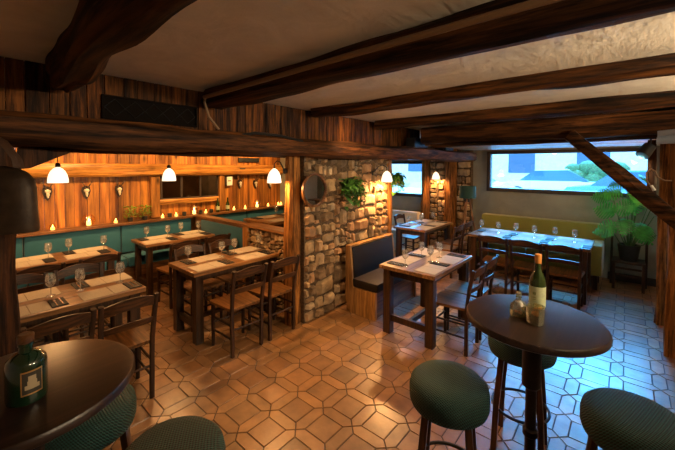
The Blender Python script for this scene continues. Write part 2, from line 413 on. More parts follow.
def planks(name, axis, const, a0, a1, z0, z1, width, thick, m, base, kind=True, gap=.004, horiz=False, v=.3):
    """boarding: boards stand on plane axis=const (front face), spanning a0..a1"""
    bm = BM(); tints = []; a = a0
    while a < a1-.01:
        w = width*RND.uniform(.75, 1.25); b = min(a+w, a1)
        if a1-b < .04: b = a1
        t = thick*RND.uniform(.8, 1.1); n0 = len(bm.faces)
        k = 1+RND.uniform(-v, v); col = (base[0]*k, base[1]*k*RND.uniform(.93, 1.05), base[2]*k)
        if axis == 'X': box(bm, const-.02, const+t*1.0, a+gap/2, b-gap/2, z0, z1, .004)
        elif axis == 'Y': box(bm, a+gap/2, b-gap/2, const-t, const+.02, z0, z1, .004)
        else: box(bm, z0, z1, a+gap/2, b-gap/2, const-t, const+.02, .004)      # soffit; boards run along X
        tints += [col]*(len(bm.faces)-n0); a = b
    bm.faces.ensure_lookup_table()
    o = link(name, bm, m)
    if kind: o['kind'] = 'structure'
    set_tint(o.data, tints); return o
W1 = (1, 1, 1)
# left wall boarding in two lifts
planks('wall_left', 'X', XW-.02, YB, 5.02, 0, ZC, .135, .02, 'plank_z', W1)
# ceiling
bm = BM(); box(bm, XW-.1, XR+.1, YB-.1, YW+.1, ZC, ZC+.12); struct('ceiling', bm, 'ceiling', label='rough cream plaster ceiling')
# window wall with two openings (street side)
WIN = [(-2.13, .33, 1.39, 2.12), (-4.75, -3.49, 1.17, 1.93)]
bm = BM()
xs = sorted({XW-.1, XR+.1, *[w[0] for w in WIN], *[w[1] for w in WIN]})
for a, b in zip(xs, xs[1:]):
    w = [q for q in WIN if q[0] <= a+1e-6 and b <= q[1]+1e-6]
    if w: box(bm, a, b, YW, YW+.3, -.02, w[0][2]); box(bm, a, b, YW, YW+.3, w[0][3], ZC+.1)
    else: box(bm, a, b, YW, YW+.3, -.02, ZC+.1)
struct('wall_back', bm, 'wallplaster', label='grey-green plaster wall with the street windows')
# right wall
bm = BM(); box(bm, XR, XR+.25, YB-.1, YW+.1, -.02, ZC+.1)
struct('wall_right', bm, 'whiteplaster')
bm = BM(); box(bm, XW-.1, XR+.1, YB-.2, YB, -.02, ZC+.1); struct('wall_front', bm, 'whiteplaster')
# left room's end wall and the return behind the stone wall
bm = BM(); box(bm, XW-.1, -3.35, 5.0, 5.12, 0, ZC); box(bm, -3.47, -3.35, 4.72, 5.0, 0, ZC); box(bm, -3.47, -3.03, 4.62, 4.72, 0, ZC)
struct('wall_alcove', bm, 'wallplaster')
bm = BM(); box(bm, -5.1, -5.0, 5.12, YW, 0, ZC); struct('wall_side', bm, 'wallplaster')

def window(name, x0, x1, z0, z1, label, mull=()):
    f = BM(); t = .055; y0, y1 = YW-.035, YW+.06
    box(f, x0-.01, x0+t, y0, y1, z0-.03, z1+.03, .004); box(f, x1-t, x1+.01, y0, y1, z0-.03, z1+.03, .004)
    box(f, x0+t, x1-t, y0, y1, z0-.03, z0+t*.8, .004); box(f, x0+t, x1-t, y0, y1, z1-t*.5, z1+.03, .004)
    for m in mull: box(f, m-.02, m+.02, y0+.02, y1, z0+t*.8, z1-t*.5, .003)
    o = link(name, f, 'frame'); o['kind'] = 'structure'; o['label'] = label
    g = BM(); box(g, x0+t*.8, x1-t*.8, YW+.015, YW+.021, z0+.02, z1-.02); link('pane', g, 'pane', o)
window('window_1', *WIN[0], 'wide dark-framed street window above the green bench')
window('window_2', *WIN[1], 'smaller dark-framed street window behind the stone wall')

# frieze of vertical boards above the header, between the two rooms
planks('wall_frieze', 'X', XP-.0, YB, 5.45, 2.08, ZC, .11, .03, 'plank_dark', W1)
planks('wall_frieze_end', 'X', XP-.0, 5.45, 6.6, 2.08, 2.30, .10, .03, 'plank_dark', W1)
# wooden soffit before the window
planks('ceiling_soffit', 'Z', 2.2, 4.98, YW, -2.45, XR, .17, .02, 'plank_x', W1)
bm = BM(); log_beam(bm, [(-2.30, 4.93, 2.17), (XR-.02, 4.93, 2.19)], .05, .03, 31); struct('trim_1', bm, 'beam_x', True)

# stone walls ------------------------------------------------------
def stone_cells(w, h, smin, smax):
    cells = []
    def split(x0, y0, x1, y1):
        W, Hh = x1-x0, y1-y0
        lim = RND.uniform(smin, smax)
        if W > Hh*1.35 or (W > lim*1.4 and RND.random() < .4):
            if W > lim:
                m = x0+W*RND.uniform(.33, .67); split(x0, y0, m, y1); split(m, y0, x1, y1); return
        elif Hh > lim*.72:
            m = y0+Hh*RND.uniform(.35, .65); split(x0, y0, x1, m); split(x0, m, x1, y1); return
        elif W > lim:
            m = x0+W*RND.uniform(.33, .67); split(x0, y0, m, y1); split(m, y0, x1, y1); return
        cells.append((x0, y0, x1, y1))
    split(0, 0, w, h); return cells
def stone_face(bm, tints, o, ux, uz, nrm, w, h, smin=.09, smax=.42, depth=.06):
    o, ux, uz, nrm = Vector(o), Vector(ux), Vector(uz), Vector(nrm)
    tones = [(.37, .235, .12), (.42, .28, .15), (.28, .17, .085), (.46, .31, .16), (.40, .22, .105), (.20, .13, .07), (.46, .34, .21)]
    for (x0, y0, x1, y1) in stone_cells(w, h, smin, smax):
        g = .004; W, Hh = x1-x0-2*g, y1-y0-2*g
        if W < .02 or Hh < .02: continue
        n = 6; cx, cy = (x0+x1)/2, (y0+y1)/2; sd = RND.random()*100
        jit = [(RND.uniform(-.12, .13)*W, RND.uniform(-.12, .13)*Hh) for _ in range(4)]
        dep = depth*RND.uniform(.55, 1.15); tilt = (RND.uniform(-.25, .25), RND.uniform(-.25, .25))
        grid = []
        for i in range(n+1):
            row = []
            for j in range(n+1):
                a, b = i/n, j/n
                # corners pulled inward for an irregular outline
                jx = sum(abs(jit[k][0])*wt*s for k, wt, s in ((0, (1-a)*(1-b), 1), (1, a*(1-b), -1), (2, a*b, -1), (3, (1-a)*b, 1)))
                jy = sum(abs(jit[k][1])*wt*s for k, wt, s in ((0, (1-a)*(1-b), 1), (1, a*(1-b), 1), (2, a*b, -1), (3, (1-a)*b, -1)))
                X = x0+g+a*W+jx; Z = y0+g+b*Hh+jy
                ea, eb = 1-abs(2*a-1)**4, 1-abs(2*b-1)**4
                edge = min(1, ea*1.6)*min(1, eb*1.6)
                d = dep*(edge*(.8+tilt[0]*(a-.5)+tilt[1]*(b-.5)))+mnoise.noise(Vector((X*14, Z*14, sd)))*.012*edge
                X += mnoise.noise(Vector((Z*14, sd, 3)))*.022; Z += mnoise.noise(Vector((X*14, sd, 8)))*.022
                row.append(bm.verts.new(o+ux*X+uz*Z+nrm*(d-.004)))
            grid.append(row)
        col = RND.choice(tones); k = RND.uniform(.7, 1.15); col = tuple(c*k for c in col)
        for i in range(n):
            for j in range(n):
                bm.faces.new((grid[i][j], grid[i+1][j], grid[i+1][j+1], grid[i][j+1])); tints.append(col)
def stone_wall(name, x0, x1, y0, y1, z1, faces, label=None, z0=0, **k):
    bm = BM(); tints = []
    if 'X' in faces: stone_face(bm, tints, (x1, y0, z0), (0, 1, 0), (0, 0, 1), (1, 0, 0), y1-y0, z1-z0, **k)
    if 'Y' in faces: stone_face(bm, tints, (x0, y0, z0), (1, 0, 0), (0, 0, 1), (0, -1, 0), x1-x0, z1-z0, **k)
    box(bm, x0, x1, y0, y1, z0, z1, mi=1)
    while len(tints) < len(bm.faces): tints.append((.1, .08, .06))
    bm.faces.ensure_lookup_table()
    o = link(name, bm, ['stone', 'mortar'], smooth=True); o['kind'] = 'structure'
    if label: o['label'] = label
    set_tint(o.data, tints)
stone_wall('wall_stone', -3.10, -2.84, 2.722, 4.50, 2.06, 'X', 'rough rubble stone wall between two posts')
stone_wall('wall_pier', -3.32, -2.96, 7.04, 7.15, 2.4, 'Y', 'lit rubble stone strip between two posts beside the small window')
stone_wall('wall_corner', -2.72, -2.42, 7.04, 7.15, 2.4, 'Y', 'strip of rubble stone in the corner behind the floor lamp')
stone_wall('wall_low', -4.12, -2.98, 2.80, 2.92, .985, 'Y', 'low stone partition under a timber ledge', smax=.2)

# timber posts, header, beams -------------------------------------
def timber(name, pts, hw, hh, m, label, cat, group=None, seed=1, n=30, sag=0, rough=.012):
    bm = BM(); log_beam(bm, pts, hw, hh, seed, rough, n, 16, sag)
    return tag(link(name, bm, m, smooth=True), label, cat, group)
def post(x, y, z1, hw, hh, label, seed, m='post', lean=(0, 0)):
    return timber('timber_post', [(x, y, 0), (x+lean[0], y+lean[1], z1)], hh, hw, m, label, 'post', seed=seed)
post(-2.955, 2.645, 1.97, .085, .068, 'hewn timber post beside the round mirror at the left end of the stone wall', 3)
post(-2.93, 4.61, 1.97, .10, .085, 'hewn timber post at the right end of the stone wall, with ivy on it', 4)
post(-3.42, 7.06, 2.40, .075, .09, 'timber post between the small window and the lit stone strip', 5)
post(-2.84, 7.04, 2.40, .09, .12, 'timber post right of the farthest wall lamp, behind the floor lamp', 6)
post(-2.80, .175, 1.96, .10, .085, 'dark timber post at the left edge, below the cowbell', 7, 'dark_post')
post(.375, 4.60, 2.18, .055, .055, 'rightmost timber post, carrying the diagonal brace', 8)
post(.335, 5.46, 2.17, .042, .045, 'slim timber post standing behind the rightmost one', 9)
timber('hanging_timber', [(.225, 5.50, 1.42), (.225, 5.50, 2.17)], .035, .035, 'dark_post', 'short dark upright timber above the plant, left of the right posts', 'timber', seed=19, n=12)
timber('timber_brace', [(-.50, 4.64, 2.215), (.44, 4.49, 1.27)], .045, .065, 'beam_x', 'diagonal timber brace running from the ceiling beam to the right post', 'brace', seed=10)
bm = BM(); box(bm, .43, .62, 5.15, 5.33, 0, 2.18, .01); struct('wall_pilaster', bm, 'whiteplaster', label='narrow white plaster strip between the right-hand posts')
hd = bpy.data.objects
# header beam between the rooms
timber('header_beam', [(-2.76, YB+.02, 2.055), (-2.76, 3.5, 2.05), (-2.44, 6.98, 2.045)], .145, .095, 'beam_y', 'long hewn header beam running from the left edge to the window corner', 'beam', seed=12, n=70, rough=.016)
timber('beam_lining', [(-2.93, .32, 1.975), (-2.93, 2.5, 1.975)], .05, .035, 'beam_y', 'thin lower timber tucked under the header over the left room opening', 'beam', seed=13)
# ceiling beams
BEAMS = [
 ([(-2.66, .50, 2.40), (-2.1, .46, 2.37), (-1.6, .40, 2.365), (-.9, .385, 2.37), (XR-.03, .33, 2.40)], .075, .095, 'crooked dark ceiling beam in the top left corner', 'beam_x', .020),
 ([(-2.66, 1.50, 2.405), (XR-.03, 1.40, 2.40)], .095, .075, 'broad ceiling beam with the pale pipe along it', 'beam_x', .012),
 ([(-2.66, 2.74, 2.445), (XR-.03, 2.70, 2.44)], .088, .05, 'ceiling beam second from the pipe, above the dark leather bench', 'beam_x', .016),
 ([(-2.66, 3.98, 2.43), (XR-.03, 3.97, 2.425)], .085, .065, 'thin ceiling beam just before the heavy window-side beam', 'beam_x', .016),
 ([(-2.36, 4.78, 2.31), (XR-.03, 4.83, 2.305)], .12, .115, 'heavy dark ceiling beam holding the diagonal brace', 'beam_x', .020)]
for i, (p, hw, hh, lb, m, r) in enumerate(BEAMS):
    timber('ceiling_beam', p, hw, hh, m, lb, 'beam', seed=20+i, n=50, rough=r)
bm = BM(); tube(bm, [(-2.58, 1.372, 2.395), (-1, 1.315, 2.395), (XR-.02, 1.262, 2.395)], .015, 10)
tube(bm, [(-2.58, 1.385, 2.40), (-2.60, 1.385, 2.36), (-2.60, 1.42, 2.25), (-2.585, 1.50, 2.15)], .011, 8)
tag(link('pipe', bm, 'pipe', smooth=True), 'pale painted pipe running along the side of a ceiling beam', 'pipe')
# electrical cable on the frieze
bm = BM(); tube(bm, [(-2.655, 1.66, 2.10), (-2.64, 1.9, 2.155), (-2.64, 2.2, 2.15), (-2.63, 2.5, 2.11)], .014, 8)
tag(link('cable_bundle', bm, 'iron', smooth=True), 'black cable drooping over the header beam near the frieze', 'cable')
# dark lattice grille in the frieze
t = thing('wall_grille', 'dark leaded lattice panel set in the planks above the header', 'grille', (-2.765, 1.06, 2.255))
bm = BM()
for (a, b, c, d) in ((-.34, .34, .07, .085), (-.34, .34, -.085, -.07), (-.34, -.325, -.07, .07), (.325, .34, -.07, .07)): box(bm, .0, .018, a, b, c, d, .003)
link('frame', bm, 'dull_dark', t)
bm = BM(); box(bm, .0, .005, -.325, .325, -.07, .07); link('panel', bm, 'dull_dark', t)
bm = BM()
for k in range(5):
    y = -.26+k*.13
    tube(bm, [(.010, y-.065, 0), (.010, y, .06), (.010, y+.065, 0)], .003, 6); tube(bm, [(.010, y-.065, 0), (.010, y, -.06), (.010, y+.065, 0)], .003, 6)
link('lattice', bm, 'iron', t, smooth=True)
# dark junction box under the beam end
bm = BM(); box(bm, -2.68, -2.52, 4.80, 5.25, 2.14, 2.30, .02); tag(link('ventilation_box', bm, 'black'), 'black box fixed above the header where the heavy beam ends', 'box')
bm = BM(); box(bm, -2.66, -2.50, 5.95, 6.3, 2.14, 2.195, .01); box(bm, -2.62, -2.54, 5.9, 5.95, 2.14, 2.18, .01); tag(link('cable_box', bm, 'black'), 'small black box on the header near the window corner', 'box')

# left room joinery --------------------------------------------------
bm = BM(); log_beam(bm, [(XW+.055, YB+.05, 1.79), (XW+.055, 4.98, 1.76)], .07, .10, 41, .006, 60); tag(link('wall_beam', bm, 'wallbeam', smooth=True), 'pale horizontal timber beam along the planked left wall', 'beam')
bm = BM(); box(bm, XW+.125, XW+.129, 3.86, 3.99, 1.775, 1.80); tag(link('slot', bm, 'black'), 'small dark slot in the pale wall beam', 'slot')
for k, (y, w) in enumerate(((2.29, .07), (3.50, .055))):
    bm = BM(); box(bm, XW+.0, XW+.075, y-w, y+w, .985, 1.665, .008)
    tag(link('wall_stile', bm, 'wallbeam_z'), ('wide upright board left of the wall mirror', 'upright board right of the wall mirror')[k], 'board')
# long bench shelf
bm = BM(); box(bm, XW, -5.80, YB+.05, 4.98, .93, .968, .006); tag(link('bench_shelf', bm, 'rail'), 'long wooden shelf above the teal bench, holding candles and bottles', 'shelf')
def teal_bench(label, y0, y1):
    t = thing('banquette', label, 'bench', (-5.7, y0, 0)); n = max(1, round((y1-y0)/1.15)); w = (y1-y0)/n
    for k in range(n):
        bm = BM(); box(bm, -.27, -.14, k*w+.004, (k+1)*w-.004, .50, .928, .03); link('back_cushion', bm, 'teal', t, smooth=True)
        bm = BM(); box(bm, -.27, .28, k*w+.004, (k+1)*w-.004, .34, .48, .035); [setattr(v.co, 'x', v.co.x*.5) for v in bm.verts if v.co.x > 0]; link('seat_cushion', bm, 'teal', t, smooth=True)
    bm = BM(); box(bm, -.29, .10, 0, y1-y0, 0, .338, .005); link('base', bm, 'rail', t)
teal_bench('long teal upholstered bench along the planked left wall', YB+.05, 2.855)
teal_bench('teal upholstered bench in the far alcove behind the divider', 3.03, 4.97)
t = thing('bench_divider', 'teal-padded divider with wooden cap jutting out from the left wall', 'divider', (-4.95, 2.94, 0))
bm = BM(); box(bm, -.83, .80, -.05, .06, 0, .945, .004); link('panel', bm, 'rail_x', t)
bm = BM(); box(bm, -.57, .70, -.085, -.05, .50, .925, .015); link('back_cushion', bm, 'teal', t, smooth=True)
bm = BM(); box(bm, -.84, .83, -.075, .075, .946, .982, .006); link('cap', bm, 'rail_x', t)
bm = BM(); box(bm, -4.14, -2.80, 2.745, 2.965, .988, 1.025, .008); tag(link('timber_ledge', bm, 'rail_x'), 'timber ledge capping the low stone partition', 'ledge')
bm = BM(); box(bm, -4.13, -4.02, 2.75, 2.795, 0, .986, .008); tag(link('partition_stile', bm, 'wallbeam_z'), 'short upright timber at the left end of the low stone partition', 'post')

# wall mirror of three panes
t = thing('wall_mirror', 'wide three-pane wall mirror on the planked left wall', 'mirror', (XW+.004, 2.90, 1.46))
for k in range(3):
    y = -.50+k*.345; bm = BM(); box(bm, .0, .012, y+.015, y+.335, -.175, .20); link('mirror_pane', bm, 'darkmirror', t)
bm = BM()
for y in (-.50, -.155, .19, .535): box(bm, .0, .03, y-.015, y+.015, -.19, .21, .003)
box(bm, .0, .03, -.515, .55, -.20, -.175, .003); box(bm, .0, .028, -.515, .55, .20, .22, .003)
link('frame', bm, 'frame', t)
bm = BM(); log_beam(bm, [(.03, -.56, -.225), (.03, .60, -.245)], .03, .042, 44, .006, 20); link('sill', bm, 'wallbeam', t, smooth=True)
# little sign and vent on the wall
t = thing('wall_sign', 'small white sign with a black arrow beside the wall mirror', 'sign', (XW+.004, 3.66, 1.55))
bm = BM(); box(bm, 0, .05, -.09, .07, -.10, .10, .006); link('housing', bm, 'shield', t)
bm = BM(); box(bm, .05, .058, -.045, .075, -.09, .085, .004); link('plate', bm, 'white', t)
bm = BM(); prism(bm, [(-.025, 0), (0, .022), (0, .007), (.045, .007), (.045, -.007), (0, -.007), (0, -.022)], .0581, .0595, 'YZ'); link('arrow', bm, 'black', t)
t = thing('wall_vent', 'dark slatted vent high on the planked left wall', 'vent', (XW+.004, 4.15, 1.965))
bm = BM(); box(bm, 0, .03, -.25, .25, -.045, .045, .004); link('housing', bm, 'black', t)
bm = BM()
for k in range(4): box(bm, .03, .038, -.24, .24, -.034+k*.02, -.026+k*.02)
link('slats', bm, 'iron', t)

# deer skull trophies
def make_trophy():
    t = thing('deer_skull_trophy', 'x', 'trophy')
    bm = BM(); prism(bm, [(-.045, .08), (-.055, .02), (-.03, -.06), (0, -.10), (.03, -.06), (.055, .02), (.045, .08), (0, .10)], 0, .016, 'YZ'); link('shield', bm, 'shield', t)
    bm = BM(); blob(bm, (.038, 0, .03), .034, 2, (.8, 1, .9)); blob(bm, (.045, 0, -.012), .022, 2, (.8, .9, 1.6)); blob(bm, (.05, 0, -.045), .012, 2, (.8, .9, 1.5))
    link('skull', bm, 'bone', t, smooth='all')
    for s in (-1, 1):
        bm = BM(); tube(bm, [(.04, s*.015, .055), (.055, s*.03, .10), (.075, s*.05, .14), (.07, s*.06, .175)], [.009, .008, .006, .002], 7)
        tube(bm, [(.055, s*.03, .10), (.10, s*.035, .125)], [.006, .002], 6); tube(bm, [(.072, s*.048, .137), (.05, s*.08, .16)], [.005, .002], 6)
        link('antler', bm, 'antler', t, smooth=True)
    return t
for y, z, lb in ((.92, 1.46, 'mounted roe deer skull nearest the left post, over the pendant lamp'), (1.355, 1.45, 'mounted deer skull in the middle of the left-hand three'),
                 (1.775, 1.45, 'mounted deer skull nearest the wide board left of the mirror'), (3.93, 1.47, 'mounted deer skull just right of the white arrow sign'),
                 (4.31, 1.455, 'mounted deer skull in the middle of the far three'), (4.69, 1.44, 'mounted deer skull farthest right on the planked wall')):
    place('trophy', make_trophy, (XW+.004, y, z), 0, lb, 'deer skull trophies on the planked wall')

# ------------------------------------------------------------------ lamps
def shade_bm(r, h):
    bm = BM(); prof = [(r, 0), (r*1.0, .012), (r*.97, h*.25), (r*.88, h*.5), (r*.68, h*.74), (r*.42, h*.9), (r*.22, h*.96), (r*.18, h)]
    lathe(bm, prof, 24, capb=False); return bm
def pendant(y, x, z0, r, h, label):
    t = thing('pendant_lamp', label, 'lamp', (x, y, z0), 0, 'white pendant lamps in the left room')
    link('lamp_shade', shade_bm(r, h), 'shade', t, smooth=True)
    bm = BM(); lathe(bm, [(.022, h-.002), (.022, h+.03), (.008, h+.045)], 12); link('cap', bm, 'iron', t, smooth=True)
    bm = BM(); tube(bm, [(0, 0, h+.04), (0, 0, ZC-z0)], .004, 6); link('cord', bm, 'iron', t)
    bm = BM(); blob(bm, (0, 0, h*.45), .03, 2); link('bulb', bm, 'flame', t, smooth='all')
pendant(.78, -4.5, 1.665, .088, .165, 'white bell pendant lamp nearest the left post')
pendant(1.905, -4.5, 1.650, .082, .165, 'white bell pendant lamp hanging before the wall mirror')
def sconce(x, y, z0, label, wall, sc=1.0):
    """gooseneck wall lamp; wall = direction towards the wall plate"""
    t = thing('wall_sconce', label, 'lamp', (x, y, z0), 0, 'white gooseneck wall lamps')
    h = .16*sc; r = .078*sc; dx, dy = wall
    link('lamp_shade', shade_bm(r, h), 'shade', t, smooth=True)
    bm = BM(); tube(bm, [(0, 0, h-.01), (0, 0, h+.05), (dx*.25, dy*.25, h+.085), (dx*.55, dy*.55, h+.07), (dx*.8, dy*.8, h+.005), (dx, dy, h-.03)], .006, 8); link('gooseneck', bm, 'iron', t, smooth=True)
    d = Vector((dx, dy, 0)).normalized(); bm = BM(); tube(bm, [Vector((dx, dy, h-.03))-d*.012, Vector((dx, dy, h-.03))+d*.004], .032, 16); link('wall_plate', bm, 'iron', t, smooth=True)
    bm = BM(); blob(bm, (0, 0, h*.45), .022, 2); link('bulb', bm, 'flame', t, smooth='all')
sconce(-2.975, 2.395, 1.66, 'white gooseneck lamp on the post left of the round mirror', (.01, .15))
sconce(-2.66, 4.215, 1.62, 'white gooseneck lamp on the stone wall right of the hanging plant', (-.15, -.16))
sconce(-3.10, 6.86, 1.57, 'white gooseneck lamp on the stone strip by the small window', (-.06, .16), 1.0)

# round mirror
t = thing('round_mirror', 'round dark-rimmed mirror on the stone wall', 'mirror', (-2.79, 2.83, 1.565))
bm = BM(); n = 40
lathe(bm, [(.176, 0), (.20, 0), (.20, .03), (.176, .03), (.176, 0)], n, capb=False, capt=False)
for v in bm.verts: v.co = Vector((v.co.z, v.co.x, v.co.y))
link('frame', bm, 'rail', t, smooth=True)
bm = BM(); lathe(bm, [(.18, .004), (.18, .014)], n)
for v in bm.verts: v.co = Vector((v.co.z, v.co.x, v.co.y))
link('mirror_glass', bm, 'mirror', t)

# ------------------------------------------------------------------ plants
def leaf_quad(bm, p, d, size, w=.5, mi=0, droop=.3):
    d = Vector(d).normalized(); s = d.cross(Vector((0, 0, 1)));
    if s.length < .1: s = Vector((1, 0, 0))
    s.normalize(); nrm = s.cross(d); p = Vector(p)
    pts = [(0, 0), (.25, .5*w), (.6, .55*w), (1, 0)]
    mid = [bm.verts.new(p+d*size*a-nrm*0-Vector((0, 0, droop*size*a*a))) for a, _ in pts]
    for sg in (1, -1):
        e = [mid[0]]+[bm.verts.new(p+d*size*a+s*size*b*sg+Vector((0, 0, .12*size-droop*size*a*a))) for a, b in pts[1:3]]+[mid[3]]
        vs = [mid[0], e[1], mid[1]]; bm.faces.new(vs if sg > 0 else vs[::-1])
        vs = [mid[1], e[1], e[2], mid[2]]; bm.faces.new(vs if sg > 0 else vs[::-1])
        vs = [mid[2], e[2], mid[3]]; bm.faces.new(vs if sg > 0 else vs[::-1])
def trailing_plant(label, loc, n, spread, drop, size, group=None, seed=1, bias=(0, 0)):
    r = random.Random(seed); t = thing('hanging_plant', label, 'plant', loc)
    bm = BM(); lathe(bm, [(.035, -.05), (.05, -.04), (.06, .03), (.055, .035), (.05, .02)], 16); link('pot', bm, 'terracotta', t, smooth=True)
    fb = BM(); sb = BM()
    for k in range(n):
        a = r.uniform(0, 2*PI); L = r.uniform(.3, 1)
        p0 = Vector((0, 0, .03)); p1 = Vector((math.cos(a)*spread[0]*L*.6+bias[0]*L, math.sin(a)*spread[1]*L*.6+bias[1]*L, r.uniform(.02, .12)))
        if p1.x < .0: p1.x *= .15
        p2 = Vector((p1.x*1.5, p1.y*1.6, p1.z-r.uniform(.1, 1)*drop))
        if p2.x < 0: p2.x = 0
        tube(sb, [p0, p1, p2], [.003, .002, .001], 5)
        for q in range(7):
            u = (q+.5)/7; p = p0.lerp(p1, u*2) if u < .5 else p1.lerp(p2, u*2-1)
            b = r.uniform(0, 2*PI); leaf_quad(fb, p, (math.cos(b)*.8+.25, math.sin(b), r.uniform(-.6, .5)), size*r.uniform(.6, 1.2), .6)
    link('stems', sb, 'stem', t); link('foliage', fb, 'leaf2', t); return t
trailing_plant('bushy plant in a wall pot on the stone wall right of the mirror', (-2.74, 3.44, 1.57), 40, (.20, .34), .34, .10, seed=2, bias=(.02, .08))
trailing_plant('ivy hanging on the front of the timber post next to the sconce', (-2.80, 4.74, 1.62), 30, (.13, .20), .34, .09, seed=5)

def shelf_candle(kind, y, z=.969):
    pass
def mk_votive():
    t = thing('votive_candle', 'x', 'candle')
    bm = BM(); lathe(bm, [(.026, 0), (.032, .01), (.034, .07), (.032, .072), (.030, .012)], 16, capt=False); link('glass_holder', bm, 'amber', t, smooth=True)
    bm = BM(); lathe(bm, [(.024, .006), (.024, .035)], 12); link('wax', bm, 'wax', t, smooth=True)
    bm = BM(); lathe(bm, [(.003, .035), (.0085, .045), (.006, .058), (.001, .07)], 8); link('flame', bm, 'flame', t, smooth='all'); return t
def mk_globe():
    t = thing('candle_globe', 'x', 'candle')
    bm = BM(); lathe(bm, [(.03, 0), (.035, .008), (.06, .03), (.082, .075), (.078, .12), (.05, .155), (.035, .165)], 20, capt=False); link('glass_globe', bm, 'amber', t, smooth=True)
    bm = BM(); lathe(bm, [(.028, .012), (.028, .07)], 12); link('wax', bm, 'wax', t, smooth=True)
    bm = BM(); lathe(bm, [(.003, .07), (.011, .085), (.007, .10), (.001, .12)], 8); link('flame', bm, 'flame', t, smooth='all'); return t
def mk_cup():
    t = thing('shelf_cup', 'x', 'cup'); bm = BM(); lathe(bm, [(.025, 0), (.034, .01), (.036, .065), (.031, .065), (.028, .012)], 16, capt=False); link('cup_body', bm, 'pot', t, smooth=True); return t
def mk_bottle():
    t = thing('glass_bottle', 'x', 'bottle'); bm = BM(); lathe(bm, [(.033, 0), (.036, .01), (.036, .13), (.028, .16), (.014, .19), (.013, .25), (.015, .252), (.015, .262)], 16); link('bottle_body', bm, 'winegreen', t, smooth=True)
    bm = BM(); lathe(bm, [(.0365, .04), (.0365, .11)], 16, capb=False, capt=False); link('paper_label', bm, 'label', t, smooth=True); return t
def mk_sprig():
    t = thing('potted_sprig', 'x', 'plant'); r = random.Random(3)
    bm = BM(); lathe(bm, [(.03, 0), (.042, .06), (.038, .06)], 14); link('pot', bm, 'pot', t, smooth=True)
    bm = BM()
    for k in range(110):
        a = r.uniform(0, 2*PI); h = r.uniform(.05, .24); rr = r.uniform(.01, .085)
        leaf_quad(bm, (math.cos(a)*rr*.5, math.sin(a)*rr, h), (math.cos(a), math.sin(a), .6), r.uniform(.03, .05), .6)
    link('foliage', bm, 'leaf3', t); return t
SX = -5.90
MK = dict(votive=mk_votive, globe=mk_globe, cup=mk_cup, bottle=mk_bottle, sprig=mk_sprig)
SHELF = [('sprig', .66, 'leafy sprig in a pot at the left end of the shelf, beside the post'),
 ('votive', .955, 'lit votive candle on the shelf nearest the left post'),
 ('globe', 1.36, 'large glowing candle globe on the shelf under the middle skull'),
 ('votive', 1.70, 'lit votive candle on the shelf just left of the two green sprigs'),
 ('sprig', 1.90, 'green sprig on the shelf, left one of the neighbouring pair'),
 ('sprig', 2.11, 'green sprig on the shelf, right one of the neighbouring pair'),
 ('votive', 2.385, 'lit votive candle on the shelf under the left edge of the mirror'),
 ('cup', 2.50, 'dark cup on the shelf under the left mirror pane, between two candles'),
 ('votive', 2.61, 'lit votive candle on the shelf under the left mirror pane'),
 ('cup', 2.75, 'dark cup on the shelf left of the candle globe under the mirror'),
 ('globe', 2.93, 'glowing candle globe on the shelf under the middle of the mirror'),
 ('cup', 3.05, 'dark cup on the shelf right of the candle globe under the mirror'),
 ('votive', 3.15, 'lit votive candle on the shelf under the right mirror pane'),
 ('cup', 3.26, 'dark cup on the shelf left of the first green bottle'),
 ('bottle', 3.39, 'green glass bottle on the shelf under the right edge of the mirror'),
 ('bottle', 3.60, 'green glass bottle on the shelf below the white arrow sign'),
 ('votive', 3.74, 'lit votive candle on the shelf right of the second green bottle'),
 ('votive', 4.00, 'lit votive candle on the shelf under the first far skull'),
 ('globe', 4.29, 'glowing candle globe on the shelf under the far middle skull'),
 ('votive', 4.58, 'lit votive candle on the shelf under the farthest skull'),
 ('votive', 4.86, 'lit votive candle, second from the right end of the shelf'),
 ('votive', 4.94+.02, 'lit votive candle at the far right end of the shelf')]
GR = dict(votive='votive candles on the long shelf', globe='candle globes on the long shelf', cup='dark cups on the long shelf', bottle='green bottles on the long shelf', sprig='green sprigs on the long shelf')
for k, y, lb in SHELF: place(k, MK[k], (SX, y if y < 4.9 else 4.935, .969), 0, lb, GR[k])

